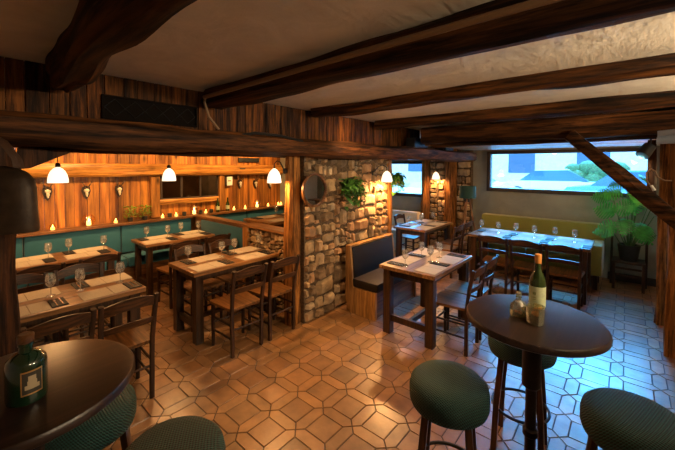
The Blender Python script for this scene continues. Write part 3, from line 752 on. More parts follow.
# ------------------------------------------------------------------ tables
def make_table(name, label, x0, x1, y0, y1, zt=.76, leg=.085, inset=.035, along='Y', group=None, boards=3, gi=.0):
    cx, cy = (x0+x1)/2, (y0+y1)/2; t = thing(name, label, 'table', (cx, cy, 0), 0, group)
    hx, hy = (x1-x0)/2, (y1-y0)/2
    bm = BM()
    if along == 'Y':
        for k in range(boards):
            a = -hx+2*hx*k/boards; box(bm, a+.0008, a+2*hx/boards-.0008, -hy, hy, zt-.04, zt, .004)
    else:
        for k in range(boards):
            a = -hy+2*hy*k/boards; box(bm, -hx, hx, a+.0008, a+2*hy/boards-.0008, zt-.04, zt, .004)
    link('table_top', bm, 'table' if along == 'Y' else 'table_x', t)
    lx, ly = hx-inset-leg/2, hy-inset-leg/2
    for sx in (-1, 1):
        for sy in (-1, 1):
            bm = BM(); box(bm, -leg/2, leg/2, -leg/2, leg/2, 0, zt-.041, .006)
            link('leg', bm, 'tableleg', t, loc=(sx*lx, sy*ly, 0))
    if along == 'Y':
        for sy in (-1, 1):
            bm = BM(); box(bm, -lx+leg/2, lx-leg/2, sy*ly-.02, sy*ly+.02, zt-.12, zt-.042, .003); link('apron', bm, 'tableleg', t)
            bm = BM(); box(bm, -lx+leg/2, lx-leg/2, sy*ly-.02, sy*ly+.02, .14, .21, .004); link('stretcher', bm, 'tableleg', t)
        bm = BM(); box(bm, -.02, .02, -ly+.021, ly-.021, .15, .20, .003); link('long_stretcher', bm, 'tableleg', t)
        for sx in (-1, 1):
            bm = BM(); box(bm, sx*lx-.014, sx*lx+.014, -ly+leg/2, ly-leg/2, zt-.11, zt-.042, .003); link('apron', bm, 'tableleg', t)
    else:
        for sy in (-1, 1):
            bm = BM(); box(bm, -lx+leg/2, lx-leg/2, sy*ly-.014, sy*ly+.014, zt-.11, zt-.042, .003); link('apron', bm, 'tableleg', t)
        for sx in (-1, 1):
            bm = BM(); box(bm, sx*lx-.02, sx*lx+.02, -ly+leg/2, ly-leg/2, .14, .21, .004); link('stretcher', bm, 'tableleg', t)
    return t
TG = 'rustic wooden dining tables'
make_table('dining_table', 'rustic wooden table at the far left, right behind the dark post', -3.88, -3.25, .02, 1.165, group=TG)
make_table('dining_table', 'rustic wooden table along the teal bench at far left', -5.38, -4.84, .28, 1.42, group=TG, leg=.07)
make_table('dining_table', 'rustic wooden table along the teal bench, ending at the divider', -5.52, -4.96, 1.78, 2.80, group=TG, leg=.07)
make_table('dining_table', 'rustic wooden table beside the post left of the round mirror', -3.88, -3.28, 1.62, 2.72, group=TG)
make_table('dining_table', 'rustic wooden table in front of the dark leather bench', -2.07, -1.41, 3.13, 4.19, group=TG, leg=.088)
make_table('dining_table', 'rustic wooden table by the small street window', -3.20, -2.57, 5.30, 6.48, group=TG)
make_table('dining_table', 'long pale wooden table in front of the green bench', -1.94, -.34, 5.52, 6.28, along='X', group=TG, boards=4)
make_table('dining_table', 'high wooden table in the far alcove behind the low stone partition', -4.66, -3.98, 3.12, 4.30, zt=1.0, group=TG, leg=.07)

def make_chair():
    t = thing('dining_chair', 'x', 'chair')
    bm = BM()
    poly = [(-.175, -.18), (.175, -.18), (.205, .17), (.19, .20), (-.19, .20), (-.205, .17)]
    prism(bm, poly, .44, .465, 'XY'); link('seat', bm, 'seat', t)
    for s in (-1, 1):
        bm = BM(); log_beam(bm, [(s*.165, -.185, .0), (s*.17, -.185, .45), (s*.178, -.215, .68), (s*.182, -.255, .855)], .017, .017, 3, .001, 14, 12); link('back_leg', bm, 'chair', t, smooth=True)
        bm = BM(); tube(bm, [(s*.175, .165, 0), (s*.175, .165, .14), (s*.175, .165, .438)], [.015, .019, .02], 10); link('front_leg', bm, 'chair', t, smooth=True)
        for z in (.17, .30):
            bm = BM(); tube(bm, [(s*.168, -.17, z), (s*.175, .15, z)], .010, 8); link('stretcher', bm, 'chair', t, smooth=True)
    for (y, z) in ((.165, .24), (-.185, .26), (.165, .36)):
        bm = BM(); tube(bm, [(-.162, y, z), (.162, y, z)], .010, 8); link('stretcher', bm, 'chair', t, smooth=True)
    def rail(z0, z1, y, arch, thick, nm):
        bm = BM(); n = 12; low = []; top = []
        vs = []
        for k in range(n+1):
            u = -1+2*k/n; x = u*.17; bow = -.03*(1-u*u)
            zb = z0+arch*.5*(1-u*u); zt = z1+arch*(1-u*u)
            yy = y+bow
            vs.append([bm.verts.new((x, yy-thick/2-(0), zb)), bm.verts.new((x, yy+thick/2, zb)), bm.verts.new((x, yy+thick/2-.015, zt)), bm.verts.new((x, yy-thick/2-.015, zt))])
        for a, b in zip(vs, vs[1:]):
            for k in range(4): bm.faces.new((a[k], b[k], b[(k+1) % 4], a[(k+1) % 4]))
        bm.faces.new(vs[0]); bm.faces.new(vs[-1][::-1]); bmesh.ops.recalc_face_normals(bm, faces=bm.faces[:])
        link(nm, bm, 'chair_x', t, smooth=True)
    rail(.765, .835, -.237, .035, .018, 'top_rail'); rail(.62, .665, -.205, .015, .016, 'back_slat')
    return t
CG = 'rustic wooden dining chairs'
def chair(x, y, rz, label): place('chair', make_chair, (x, y, 0), rz, label, CG)
L_, R_, F_ = PI/2, -PI/2, 0    # facing -X, +X, +Y
chair(-3.03, .47, L_+.03, 'wooden chair partly behind the dark left post, back to the viewer')
chair(-3.03, .89, L_-.02, 'large wooden chair just behind the left bar table, back to the viewer')
chair(-3.82, .42, R_, 'chair on the far side of the leftmost table, nearer the dark post')
chair(-3.82, .845, R_-.03, 'chair on the far side of the leftmost table, farther from the post')
chair(-4.60, .60, L_, 'chair at the teal-bench table on the far left, partly hidden by the post side')
chair(-4.62, 1.10, L_+.04, 'chair at the right end of the far left teal-bench table')
chair(-3.03, 1.95, L_-.02, 'left chair with back to viewer at the table by the mirror post')
chair(-3.02, 2.385, L_, 'right chair with back to viewer, touching the post left of the mirror')
chair(-3.80, 1.95, R_, 'chair across the mirror-post table, left of the two on its far side')
chair(-3.80, 2.39, R_+.02, 'chair across the mirror-post table, right of the two on its far side')
chair(-4.62, 2.05, L_, 'chair at the divider table, left of the two with backs to the viewer')
chair(-4.66, 2.53, L_+.03, 'chair at the divider table, right of the two with backs to the viewer')
chair(-1.34, 3.45, L_+.01, 'chair at the leather-bench table, the one nearer the teal stools')
chair(-1.34, 3.862, L_, 'chair at the leather-bench table, the one nearer the green bench')
chair(-2.36, 5.60, L_, 'chair at the small-window table, the nearer one on its right side')
chair(-2.37, 6.08, L_+.03, 'chair at the small-window table, the farther one on its right side')
chair(-3.26, 6.05, R_, 'chair behind the small-window table against the daylight')
chair(-1.43, 5.31, F_+.02, 'leftmost chair with its back to the viewer at the green bench table')
chair(-1.01, 5.31, F_-.02, 'middle chair with its back to the viewer at the green bench table')
chair(-.59, 5.31, F_+.02, 'rightmost chair with its back to the viewer at the green bench table')

# ------------------------------------------------------------------ benches
t = thing('leather_bench', 'dark leather bench with wooden end panel against the stone wall', 'bench', (-2.70, 3.32, 0))
bm = BM(); prism(bm, [(-.0, .60), (-.0, .82), (.07, .82), (.12, .33), (.46, .33), (.46, 0), (.06, 0), (.0, .16)], 0, .035, 'XZ')
link('end_panel', bm, 'benchwood', t)
bm = BM(); prism(bm, [(-.0, .16), (-.0, .82), (.07, .82), (.12, .33), (.46, .33), (.46, 0), (.06, 0)], 1.00, 1.035, 'XZ'); link('end_panel', bm, 'benchwood', t)
bm = BM(); box(bm, .0, .03, .036, .999, 0, .795, .003); link('back_board', bm, 'benchwood', t)
bm = BM(); box(bm, .0, .075, -.0, 1.035, .82, .845, .004); link('back_cap', bm, 'benchwood', t)
bm = BM(); box(bm, .032, .10, .04, .996, .40, .815, .02)
for v in bm.verts:
    v.co.x += (.62-v.co.z)*.10
link('back_cushion', bm, 'leather', t, smooth=True)
bm = BM(); box(bm, .10, .485, .002, 1.03, .332, .44, .03); link('seat_cushion', bm, 'leather', t, smooth=True)
bm = BM(); box(bm, .40, .43, .036, .999, 0, .33, .003); link('front_board', bm, 'rail', t)

t = thing('green_bench', 'olive green velvet bench with arm under the wide street window', 'bench', (-2.15, 6.95, 0))
bm = BM(); box(bm, 0, 1.90, -.10, .10, .40, .925, .035); link('backrest', bm, 'green', t, smooth=True)
for k in range(2):
    bm = BM(); box(bm, .02+k*.865, .02+(k+1)*.865-.004, -.60, -.10, .34, .49, .035); link('seat_cushion', bm, 'green', t, smooth=True)
bm = BM(); box(bm, 1.755, 1.905, -.66, -.09, .22, .68, .035); link('armrest', bm, 'green', t, smooth=True)
bm = BM(); box(bm, .0, 1.75, -.58, .08, .20, .338, .01); link('base', bm, 'green', t)
for (x, y) in ((.1, -.5), (.1, 0), (1.82, -.58), (1.82, -.15)):
    bm = BM(); box(bm, x-.03, x+.03, y-.03, y+.03, 0, .218 if x > 1 else .20, .004); link('leg', bm, 'tableleg', t)

t = thing('cream_bench', 'cream upholstered bench below the small street window', 'bench', (-4.47, 6.9, 0))
bm = BM(); box(bm, 0, .95, -.06, .12, .40, .82, .03); link('backrest', bm, 'cream', t, smooth=True)
bm = BM(); box(bm, 0, .95, -.50, -.065, .32, .46, .03); link('seat_cushion', bm, 'cream', t, smooth=True)
bm = BM(); box(bm, 0.02, .93, -.46, .10, 0, .318, .01); link('base', bm, 'cream', t)

# ------------------------------------------------------------------ table settings
def mk_mat():
    t = thing('placemat', 'x', 'placemat')
    bm = BM(); n = 10
    box(bm, -.12, .12, -.165, .165, 0, .003, .001); link('linen', bm, 'mat', t)
    return t
def mk_mat():
    bm = BM(); box(bm, -.115, .115, -.165, .045, 0, .003, .001); box(bm, -.115, .115, .049, .165, 0, .0032, .001)
    o = link('placemat', bm, 'mat'); return tag(o, 'x', 'placemat')
def mk_napkin():
    bm = BM(); box(bm, -.10, .10, -.05, .05, 0, .008, .002); return tag(link('napkin', bm, 'napkin'), 'x', 'napkin')
def mk_fork():
    bm = BM(); tube(bm, [(-.09, 0, .002), (-.02, 0, .004), (.03, 0, .003)], [.004, .003, .003], 6, flat=(1, .5))
    for k in range(3): tube(bm, [(.03, -.006+k*.006, .003), (.085, -.006+k*.006, .004)], [.0022, .0014], 5)
    box(bm, .025, .045, -.009, .009, .002, .004); return tag(link('fork', bm, 'steel', smooth=True), 'x', 'fork')
def mk_knife():
    bm = BM(); tube(bm, [(-.09, 0, .003), (-.0, 0, .003)], [.005, .004], 6, flat=(1, .5)); prism(bm, [(0, -.004), (.08, -.006), (.095, .004), (0, .004)], .002, .004, 'XY')
    return tag(link('knife', bm, 'steel', smooth=True), 'x', 'knife')
def mk_glass():
    t = thing('wine_glass', 'x', 'glass')
    bm = BM(); lathe(bm, [(.004, .075), (.018, .082), (.032, .100), (.038, .125), (.036, .155), (.031, .182)], 20, capb=True, capt=False); link('bowl', bm, 'glass', t, smooth='all')
    bm = BM(); lathe(bm, [(.034, 0), (.033, .003), (.010, .006), (.004, .012), (.0035, .05), (.005, .076)], 16, capt=False); link('stem', bm, 'glass', t, smooth=True)
    return t
ZT = .7605
MG, NG, WG = 'linen placemats', 'black napkins', 'stemmed wine glasses'
def seat_set(tab, x_edge, side, yc, where, cut=True, z=ZT, glass=None):
    """side +1: diner sits on the +X side (front), -1: on the far side. Diner's right is +Y for the front side"""
    xc = x_edge-side*.145
    place('mat', mk_mat, (xc, yc-side*.05, z), 0 if side > 0 else PI, f'cream placemat, {where}, {tab}', MG)
    place('napkin', mk_napkin, (xc, yc+side*.172, z), 0, f'folded black napkin, {where}, {tab}', NG)
    if cut:
        place('fork', mk_fork, (xc, yc+side*.155, z+.008), PI if side > 0 else 0, f'steel fork on napkin, {where}, {tab}', 'forks on the napkins')
        place('knife', mk_knife, (xc, yc+side*.19, z+.008), PI if side > 0 else 0, f'steel knife on napkin, {where}, {tab}', 'knives on the napkins')
    if glass: place('glass', mk_glass, (glass[0], glass[1], z), 0, f'wine glass, {where}, {tab}', WG)
TA = 'the table behind the dark left post'
seat_set(TA, -3.25, 1, .40, 'near left place', glass=(-3.62, .565)); seat_set(TA, -3.25, 1, .93, 'near right place', glass=(-3.58, 1.06))
seat_set(TA, -3.88, -1, .42, 'far left place', glass=(-3.60, .24)); seat_set(TA, -3.88, -1, .96, 'far right place', glass=(-3.60, .76))
TB = 'the table by the mirror post'
seat_set(TB, -3.28, 1, 1.89, 'near left place', glass=(-3.66, 2.15)); seat_set(TB, -3.28, 1, 2.45, 'near right place', glass=(-3.66, 2.69))
seat_set(TB, -3.88, -1, 1.95, 'far left place', glass=(-3.74, 1.87-.09)); seat_set(TB, -3.88, -1, 2.47, 'far right place', glass=(-3.69, 2.50-.16))
TC = 'the table at the dark leather bench'
seat_set(TC, -1.41, 1, 3.40, 'near left place', glass=(-1.68, 3.60)); seat_set(TC, -1.41, 1, 3.88, 'near right place', glass=(-1.68, 3.84))
seat_set(TC, -2.07, -1, 3.44, 'far left place', glass=(-1.82, 3.27)); seat_set(TC, -2.07, -1, 3.92, 'far right place', glass=(-1.85, 3.72))
TD = 'the table ending at the teal divider'
seat_set(TD, -4.96, 1, 2.02, 'near left place', False, glass=(-5.27, 2.20)); seat_set(TD, -4.96, 1, 2.54, 'near right place', False, glass=(-5.30, 2.70))
seat_set(TD, -5.52, -1, 2.06, 'far left place', False, glass=(-5.35, 1.93)); seat_set(TD, -5.52, -1, 2.58, 'far right place', False, glass=(-5.36, 2.44))
TE = 'the far left table along the teal bench'
seat_set(TE, -4.84, 1, .60, 'near left place', False, glass=(-5.10, .78)); seat_set(TE, -4.84, 1, 1.13, 'near right place', False, glass=(-5.10, 1.33))
seat_set(TE, -5.38, -1, 1.17, 'far right place', False, glass=(-5.20, .99))
seat_set(TE, -5.38, -1, .62, 'far left place', False)
TF = 'the table by the small street window'
seat_set(TF, -2.57, 1, 5.60, 'near left place', False, glass=(-2.90, 5.80)); seat_set(TF, -2.57, 1, 6.12, 'near right place', False, glass=(-2.90, 6.32))
seat_set(TF, -3.20, -1, 5.64, 'far left place', False, glass=(-2.98, 5.50)); seat_set(TF, -3.20, -1, 6.16, 'far right place', False, glass=(-2.99, 6.02))
TH = 'the high alcove table'
seat_set(TH, -3.98, 1, 3.45, 'near left place', False, z=1.0005, glass=(-4.45, 3.62)); seat_set(TH, -4.66, -1, 3.45, 'far left place', False, z=1.0005)
seat_set(TH, -3.98, 1, 3.98, 'near right place', False, z=1.0005); seat_set(TH, -4.66, -1, 3.98, 'far right place', False, z=1.0005)
TGn = 'the green bench table'
PL = [('leftmost', -1.62), ('middle', -1.12), ('rightmost', -.62)]
GX = [(-1.86, 6.12), (-1.585, 6.08), (-1.33, 6.12), (-1.06, 6.06), (-.80, 6.12), (-.55, 6.08)]
ordn = ['leftmost wine glass', 'second wine glass from the left', 'third wine glass from the left', 'third wine glass from the right', 'second wine glass from the right', 'rightmost wine glass']
for (nm, x) in PL:
    place('mat', mk_mat, (x, 5.67, ZT), PI/2, f'{nm} cream placemat on the near side of {TGn}', MG)
    place('mat', mk_mat, (x, 6.14, ZT), -PI/2, f'{nm} cream placemat on the bench side of {TGn}', MG)
    place('napkin', mk_napkin, (x+.235, 5.67, ZT), PI/2, f'{nm} black napkin on the near side of {TGn}', NG)
    place('napkin', mk_napkin, (x-.235, 5.93, ZT), PI/2, f'{nm} black napkin towards the bench side of {TGn}', NG)
for (x, y), nm in zip(GX, ordn): place('glass', mk_glass, (x, y-.16, ZT), 0, f'{nm} in the row on {TGn}', WG)

# ------------------------------------------------------------------ bar tables and stools
def bar_table(label, x, y, r):
    t = thing('bar_table', label, 'table', (x, y, 0), 0, 'round dark bar tables')
    bm = BM(); lathe(bm, [(r-.012, 1.010), (r, 1.018), (r, 1.040), (r-.006, 1.048), (r-.02, 1.05)], 64); link('table_top', bm, 'bartop', t, smooth=True)
    bm = BM(); lathe(bm, [(.027, .04), (.027, .40), (.038, .41), (.038, .44), (.027, .45), (.027, .66), (.046, .68), (.046, 1.0), (.05, 1.009)], 20); link('column', bm, 'barleg', t, smooth=True)
    bm = BM()
    for k in range(4):
        a = PI/4+k*PI/2; c, s = math.cos(a), math.sin(a)
        tube(bm, [(c*.03, s*.03, .16), (c*.12, s*.12, .09), (c*.24, s*.24, .025)], [.03, .025, .022], 8)
    link('base', bm, 'barleg', t, smooth=True)
    bm = BM(); box(bm, -.20, .20, -.035, .035, .985, 1.0095); box(bm, -.035, .035, -.20, .20, .986, 1.0090); link('bracket', bm, 'barleg', t)
bar_table('round dark bar table in the right foreground, with bottles on it', -.364, 2.03, .330)
bar_table('round dark bar table in the left foreground, with the green gin bottle', -1.64, .183, .338)
def make_stool():
    t = thing('bar_stool', 'x', 'stool')
    bm = BM(); R = .195
    lathe(bm, [(R-.03, .625), (R-.005, .633), (R+.002, .655), (R+.003, .70), (R-.004, .735), (R-.025, .756), (R-.07, .765), (.05, .768), (.002, .768)], 48); link('cushion', bm, 'woven', t, smooth=True)
    for k in range(4):
        a = PI/4+k*PI/2; c, s = math.cos(a), math.sin(a)
        bm = BM(); log_beam(bm, [(c*.19, s*.19, 0), (c*.175, s*.175, .3), (c*.14, s*.14, .625)], .018, .018, k, .001, 8, 12); link('leg', bm, 'stoolleg', t, smooth=True)
    bm = BM(); n = 32; ri = .165
    tube(bm, [(ri*math.cos(2*PI*k/n), ri*math.sin(2*PI*k/n), .28) for k in range(n+1)], .009, 8, cap=False); link('foot_ring', bm, 'iron', t, smooth=True)
    return t
SG = 'teal woven bar stools'
for x, y, rz, lb in ((-.675, 1.677, .3, 'teal woven bar stool in front, left of the right bar table'), (.05, 1.985, .5, 'teal woven bar stool at the bottom right corner'),
                     (-.50, 2.44, .1, 'teal woven bar stool tucked behind the right bar table'), (-1.315, .555, .2, 'teal woven bar stool at the bottom edge, beside the left bar table'),
                     (-1.87, .41, .7, 'teal woven bar stool half under the left bar table')):
    place('stool', make_stool, (x, y, 0), rz, lb, SG)

# bottles on the right bar table
t = thing('wine_bottle', 'green wine bottle with pale label and orange top on the right bar table', 'bottle', (-.350, 2.06, 1.0505))
bm = BM(); lathe(bm, [(.030, 0), (.0385, .006), (.039, .02), (.039, .185), (.034, .21), (.018, .243), (.0145, .26), (.014, .31), (.0155, .312), (.0155, .325)], 32); link('bottle_body', bm, 'winegreen', t, smooth=True)
bm = BM(); lathe(bm, [(.0396, .055), (.0396, .165)], 32, capb=False, capt=False); link('paper_label', bm, 'label', t, smooth=True)
bm = BM(); lathe(bm, [(.0162, .285), (.0168, .33), (.014, .333)], 20); link('capsule', bm, 'orangefoil', t, smooth=True)
bm = BM()
for k in range(7):      # small printed crest on the label
    a = -1.25+k*.05*0; 
aa = math.atan2(-2.06, .35)
def on_label(bm, a, z, w, h, r=.0399):
    s = Vector((-math.sin(a), math.cos(a), 0)); n = Vector((math.cos(a), math.sin(a), 0)); c = n*r+Vector((0, 0, z))
    v = [bm.verts.new(c+s*dx*w/2+Vector((0, 0, dz*h/2))) for dx, dz in ((-1, -1), (1, -1), (1, 1), (-1, 1))]
    f = bm.faces.new(v)
on_label(bm, aa-.35, .13, .016, .014); on_label(bm, aa-.35, .108, .02, .003); on_label(bm, aa-.35, .098, .014, .003)
link('printed_crest', bm, 'labelink', t)
t = thing('crystal_decanter', 'small cut-crystal decanter with stopper, left of the wine bottle', 'decanter', (-.425, 1.995, 1.0505))
bm = BM(); lathe(bm, [(.034, 0), (.040, .004), (.041, .04), (.036, .062), (.022, .078), (.013, .086), (.012, .10), (.016, .102)], 12, sq=3); link('decanter_body', bm, 'crystal', t)
bm = BM(); lathe(bm, [(.032, .004), (.037, .008), (.038, .03), (.034, .036)], 16, sq=3); link('liquor', bm, 'spirit', t)
bm = BM(); lathe(bm, [(.008, .102), (.014, .108), (.015, .122), (.008, .132)], 8); link('stopper', bm, 'crystal', t)
bm = BM(); blob(bm, (.01, -.01, .024), .011, 2); blob(bm, (-.013, .006, .02), .009, 2); link('fruit_piece', bm, 'fruit', t, smooth='all')
t = thing('crystal_tumbler', 'cut-crystal tumbler with orange peel, in front of the wine bottle', 'glass', (-.338, 1.955, 1.0505))
bm = BM(); lathe(bm, [(.034, 0), (.038, .004), (.041, .088), (.039, .088), (.035, .012), (.002, .011)], 12, capt=False, sq=4); link('tumbler_body', bm, 'crystal', t)
bm = BM(); lathe(bm, [(.029, .014), (.031, .045)], 16, sq=4); link('drink', bm, 'spirit', t)
bm = BM(); blob(bm, (.005, -.008, .052), .014, 2); blob(bm, (-.012, .008, .045), .012, 2); link('fruit_piece', bm, 'fruit', t, smooth='all')
bm = BM(); r_ = random.Random(4)
for k in range(6): blob(bm, (-.383+r_.uniform(-.003, .003), 1.98-.004*k*0+r_.uniform(-.004, .004), 1.058+k*.010), .0075, 1)
tag(link('bead_string', bm, 'black', smooth=True), 'short dark string of beads between the decanter and the tumbler', 'beads')

# gin bottle on the left bar table
t = thing('gin_bottle', 'squat dark green gin bottle with portrait label on the left bar table', 'bottle', (-1.542, .172, 1.0505), 0)
bm = BM(); lathe(bm, [(.045, 0), (.054, .006), (.056, .02), (.056, .125), (.052, .142), (.036, .158), (.020, .166), (.0185, .185), (.022, .187), (.022, .196)], 32); link('bottle_body', bm, 'gin', t, smooth=True)
bm = BM(); lathe(bm, [(.021, .1965), (.023, .199), (.023, .222), (.019, .226)], 20); link('cap', bm, 'rail', t, smooth=True)
a0 = math.atan2(-.135, 1.585)
def curved_label(bm, r, a, da, z0, z1, n=8):
    vs = [[bm.verts.new((r*math.cos(a-da+2*da*k/n), r*math.sin(a-da+2*da*k/n), z)) for z in (z0, z1)] for k in range(n+1)]
    for p, q in zip(vs, vs[1:]): bm.faces.new((p[0], q[0], q[1], p[1]))
bm = BM(); curved_label(bm, .0566, a0+.22, .52, .038, .118); link('label_border', bm, 'gold', t, smooth=True)
bm = BM(); curved_label(bm, .0570, a0+.22, .46, .043, .113); link('label_paper', bm, 'ginlabel', t, smooth=True)
bm = BM(); r = .0574
for (dz, w, h) in ((.092, .18, .018), (.078, .22, .014), (.064, .34, .014)):
    curved_label(bm, r, a0+.22, w, dz-h/2, dz+h/2, 4)
link('label_portrait', bm, 'ginface', t, smooth=True)

# cowbell on its strap
t = thing('cowbell', 'large old cowbell hanging from a leather strap at the left edge', 'bell', (-2.42, .180, 1.51), .71)
bm = BM(); lathe(bm, [(.162, 0), (.166, .01), (.160, .12), (.158, .22), (.150, .265), (.125, .300), (.08, .325), (.03, .335)], 32, capb=False)
for v in bm.verts: v.co.x *= 1.16; v.co.y *= .55
link('bell_body', bm, 'bell', t, smooth=True)
bm = BM(); tube(bm, [(0, 0, .28), (0, 0, .02)], [.006, .012], 8); blob(bm, (0, 0, .015), .022, 2); link('clapper', bm, 'iron', t, smooth=True)
bm = BM(); tube(bm, [(-.11, 0, .325), (-.10, 0, .37), (-.03, 0, .46), (0, 0, .475), (.03, 0, .46), (.10, 0, .37), (.11, 0, .325)], .030, 8, flat=(1, .25)); link('strap', bm, 'strap', t, smooth=True)
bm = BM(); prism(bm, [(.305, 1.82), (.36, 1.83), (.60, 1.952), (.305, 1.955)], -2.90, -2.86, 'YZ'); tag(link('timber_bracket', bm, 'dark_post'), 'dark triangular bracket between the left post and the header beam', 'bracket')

# tripod floor lamp
t = thing('floor_lamp', 'tripod floor lamp with dark green drum shade in the window corner', 'lamp', (-2.34, 6.62, 0))
bm = BM(); lathe(bm, [(.155, 1.24), (.15, 1.47), (.148, 1.47), (.153, 1.24)], 32, capb=False, capt=False); link('lamp_shade', bm, 'lampgreen', t, smooth=True)
for k in range(3):
    a = .5+k*2*PI/3; bm = BM(); tube(bm, [(math.cos(a)*.03, math.sin(a)*.03, 1.22), (math.cos(a)*.27, math.sin(a)*.27, 0)], [.018, .014], 10); link('leg', bm, 'tripod', t, smooth=True)
bm = BM(); lathe(bm, [(.045, 1.16), (.045, 1.225), (.015, 1.23), (.015, 1.33), (.02, 1.34)], 16); link('hub', bm, 'iron', t, smooth=True)

# ------------------------------------------------------------------ monstera on a wooden stand
t = thing('plant_stand', 'dark wooden chair-like stand carrying the big leafy plant', 'stand', (.05, 6.78, 0))
bm = BM(); box(bm, -.19, .19, -.17, .17, .40, .43, .005); link('seat', bm, 'chair', t)
for sx in (-1, 1):
    bm = BM(); box(bm, sx*.17-.018, sx*.17+.018, -.165, -.13, 0, .399, .003); link('front_leg', bm, 'chair', t)
    bm = BM(); box(bm, sx*.205-.016, sx*.205+.016, .12, .155, 0, .82, .003); link('back_leg', bm, 'chair', t)
bm = BM(); box(bm, -.15, .15, -.155, -.14, .20, .23); link('stretcher', bm, 'chair', t)
bm = BM(); box(bm, -.15, .15, -.155, -.14, .31, .34); link('stretcher', bm, 'chair', t)
t = thing('potted_monstera', 'tall leafy monstera plant in a dark pot before the window', 'plant', (.05, 6.77, .431))
bm = BM(); lathe(bm, [(.10, 0), (.105, .01), (.135, .22), (.14, .24), (.13, .24), (.125, .22)], 24, capt=False); link('pot', bm, 'pot', t, smooth=True)
bm = BM(); lathe(bm, [(.12, .19), (.124, .21)], 20); link('soil', bm, 'soil', t)
def monstera_leaf(p, d, size, roll=0):
    d = Vector(d).normalized(); n2 = (Vector((.25, -.75, .6))+Vector((math.sin(roll*9), math.cos(roll*7), math.sin(roll*5)))*.35).normalized()
    d = (d-n2*d.dot(n2)).normalized(); s2 = d.cross(n2).normalized()
    bm = BM(); N = 9; p = Vector(p)
    def P(a, b): return p+d*size*a+s2*size*b-n2*size*(.35*b*b+.18*a*a)-Vector((0, 0, size*.22*a*a))
    mid = [bm.verts.new(P(-.12+1.12*k/N if k else 0, 0)) for k in range(N+1)]
    def wd(a): return .56*math.sin(PI*min(1, (a+.22)/1.22)**.8)
    for sg in (1, -1):
        for k in range(N):
            a0, a1 = -.1+1.1*k/N, -.1+1.1*(k+1)/N
            w = wd((a0+a1)/2); g = .05
            # each lobe bends forward; slits between lobes
            tip0 = bm.verts.new(P(a0+g+.10*w, sg*w)); tip1 = bm.verts.new(P(a1-g*.2+.10*w, sg*w*.96))
            i0 = bm.verts.new(P(a0+.01, sg*w*.26)); i1 = bm.verts.new(P(a1, sg*w*.26))
            q = [mid[k], i0, i1, mid[k+1]]; q2 = [i0, tip0, tip1, i1]
            for f in (q, q2): bm.faces.new(f if sg > 0 else f[::-1])
    return bm
r_ = random.Random(11)
leaves = [(-.22, -.20, .95, .24), (.05, -.22, .98, .22), (.22, -.1, .80, .22), (-.30, -.10, .62, .24), (.30, -.16, .62, .25), (-.05, -.30, .72, .22), (-.15, .05, 1.08, .2), (.14, -.30, .48, .24),
          (-.28, -.25, .42, .24), (.1, .0, 1.12, .22), (-.38, -.05, .86, .2), (.36, -.05, .92, .18), (0, -.25, .40, .2), (-.12, -.32, .55, .2), (.25, -.28, .75, .19), (-.34, -.12, .30, .2), (.34, -.1, .34, .2), (-.02, -.12, .86, .22)]
for k, (x, y, z, sz) in enumerate(leaves):
    d = Vector((x*1.5+r_.uniform(-.2, .2), y*1.6-.15+r_.uniform(-.15, .15), r_.uniform(.0, .45)))
    z += .10; x = x*.85+.07; lf = link('leaf', monstera_leaf((x, y, z), d, sz*1.12, r_.uniform(-.4, .4)), 'leaf', t, smooth='all')
    bm = BM(); tube(bm, [(x*.1, y*.1, .2), (x*.45, y*.4, z*.6), (x*.8, y*.8, z*.98), (x, y, z)], [.008, .007, .005, .004], 6); link('stem', bm, 'stem', t, smooth=True)

# spotlight, foil duct, side sconce on the right
t = thing('spotlight', 'black ceiling spotlight with blue lens, left of the right posts', 'spotlight', (.16, 5.20, 2.035))
d = Vector((-.45, -.45, -.75)).normalized()
bm = BM(); tube(bm, [Vector((0, 0, 0))-d*.07, d*.07], [.06, .066], 20); link('housing', bm, 'black', t, smooth=True)
bm = BM(); tube(bm, [d*.0705, d*.078], [.06, .06], 20); link('lens', bm, 'bluelens', t)
bm = BM(); tube(bm, [Vector((0, 0, 0))-d*.03, (.04, .04, .10), (.04, .04, .142)], .009, 8); link('bracket', bm, 'black', t, smooth=True)
bm = BM(); log_beam(bm, [(.22, 4.50, 2.135), (.42, 4.46, 2.125), (.75, 4.42, 2.13)], .045, .04, 61, .05, 40); tag(link('foil_duct', bm, 'foil', smooth=True), 'crumpled silver foil duct under the beam at the right edge', 'duct')
t = thing('wall_hook_lamp', 'thin curled metal lamp arm on the rightmost post', 'lamp arm', (.33, 4.545, 1.72))
bm = BM(); tube(bm, [(0, 0, 0), (-.05, -.01, .0), (-.10, -.01, .03), (-.12, -.01, .09), (-.15, -.01, .11), (-.18, -.01, .08), (-.18, -.01, .0), (-.15, -.01, -.06)], .007, 8); link('arm', bm, 'pipe', t, smooth=True)
bm = BM(); tube(bm, [(-.145, -.01, -.05), (-.12, -.01, -.10)], [.012, .016], 10); link('socket', bm, 'white', t, smooth=True)
# wooden shelf end beside plant
t = thing('wall_shelf', 'short wooden shelf on the wall behind the rightmost post', 'shelf', (.74, 6.6, .93))
bm = BM(); box(bm, -.16, .30, -.15, .15, -.02, .02, .004); link('board', bm, 'rail_x', t)
bm = BM(); box(bm, .10, .14, -.02, .53, -.20, -.02, .003); link('bracket', bm, 'rail_x', t)
# low dark plinth along the window wall
bm = BM(); box(bm, -.20, XR, YW-.03, YW, 0, .12, .004); struct('baseboard_back', bm, 'frame')

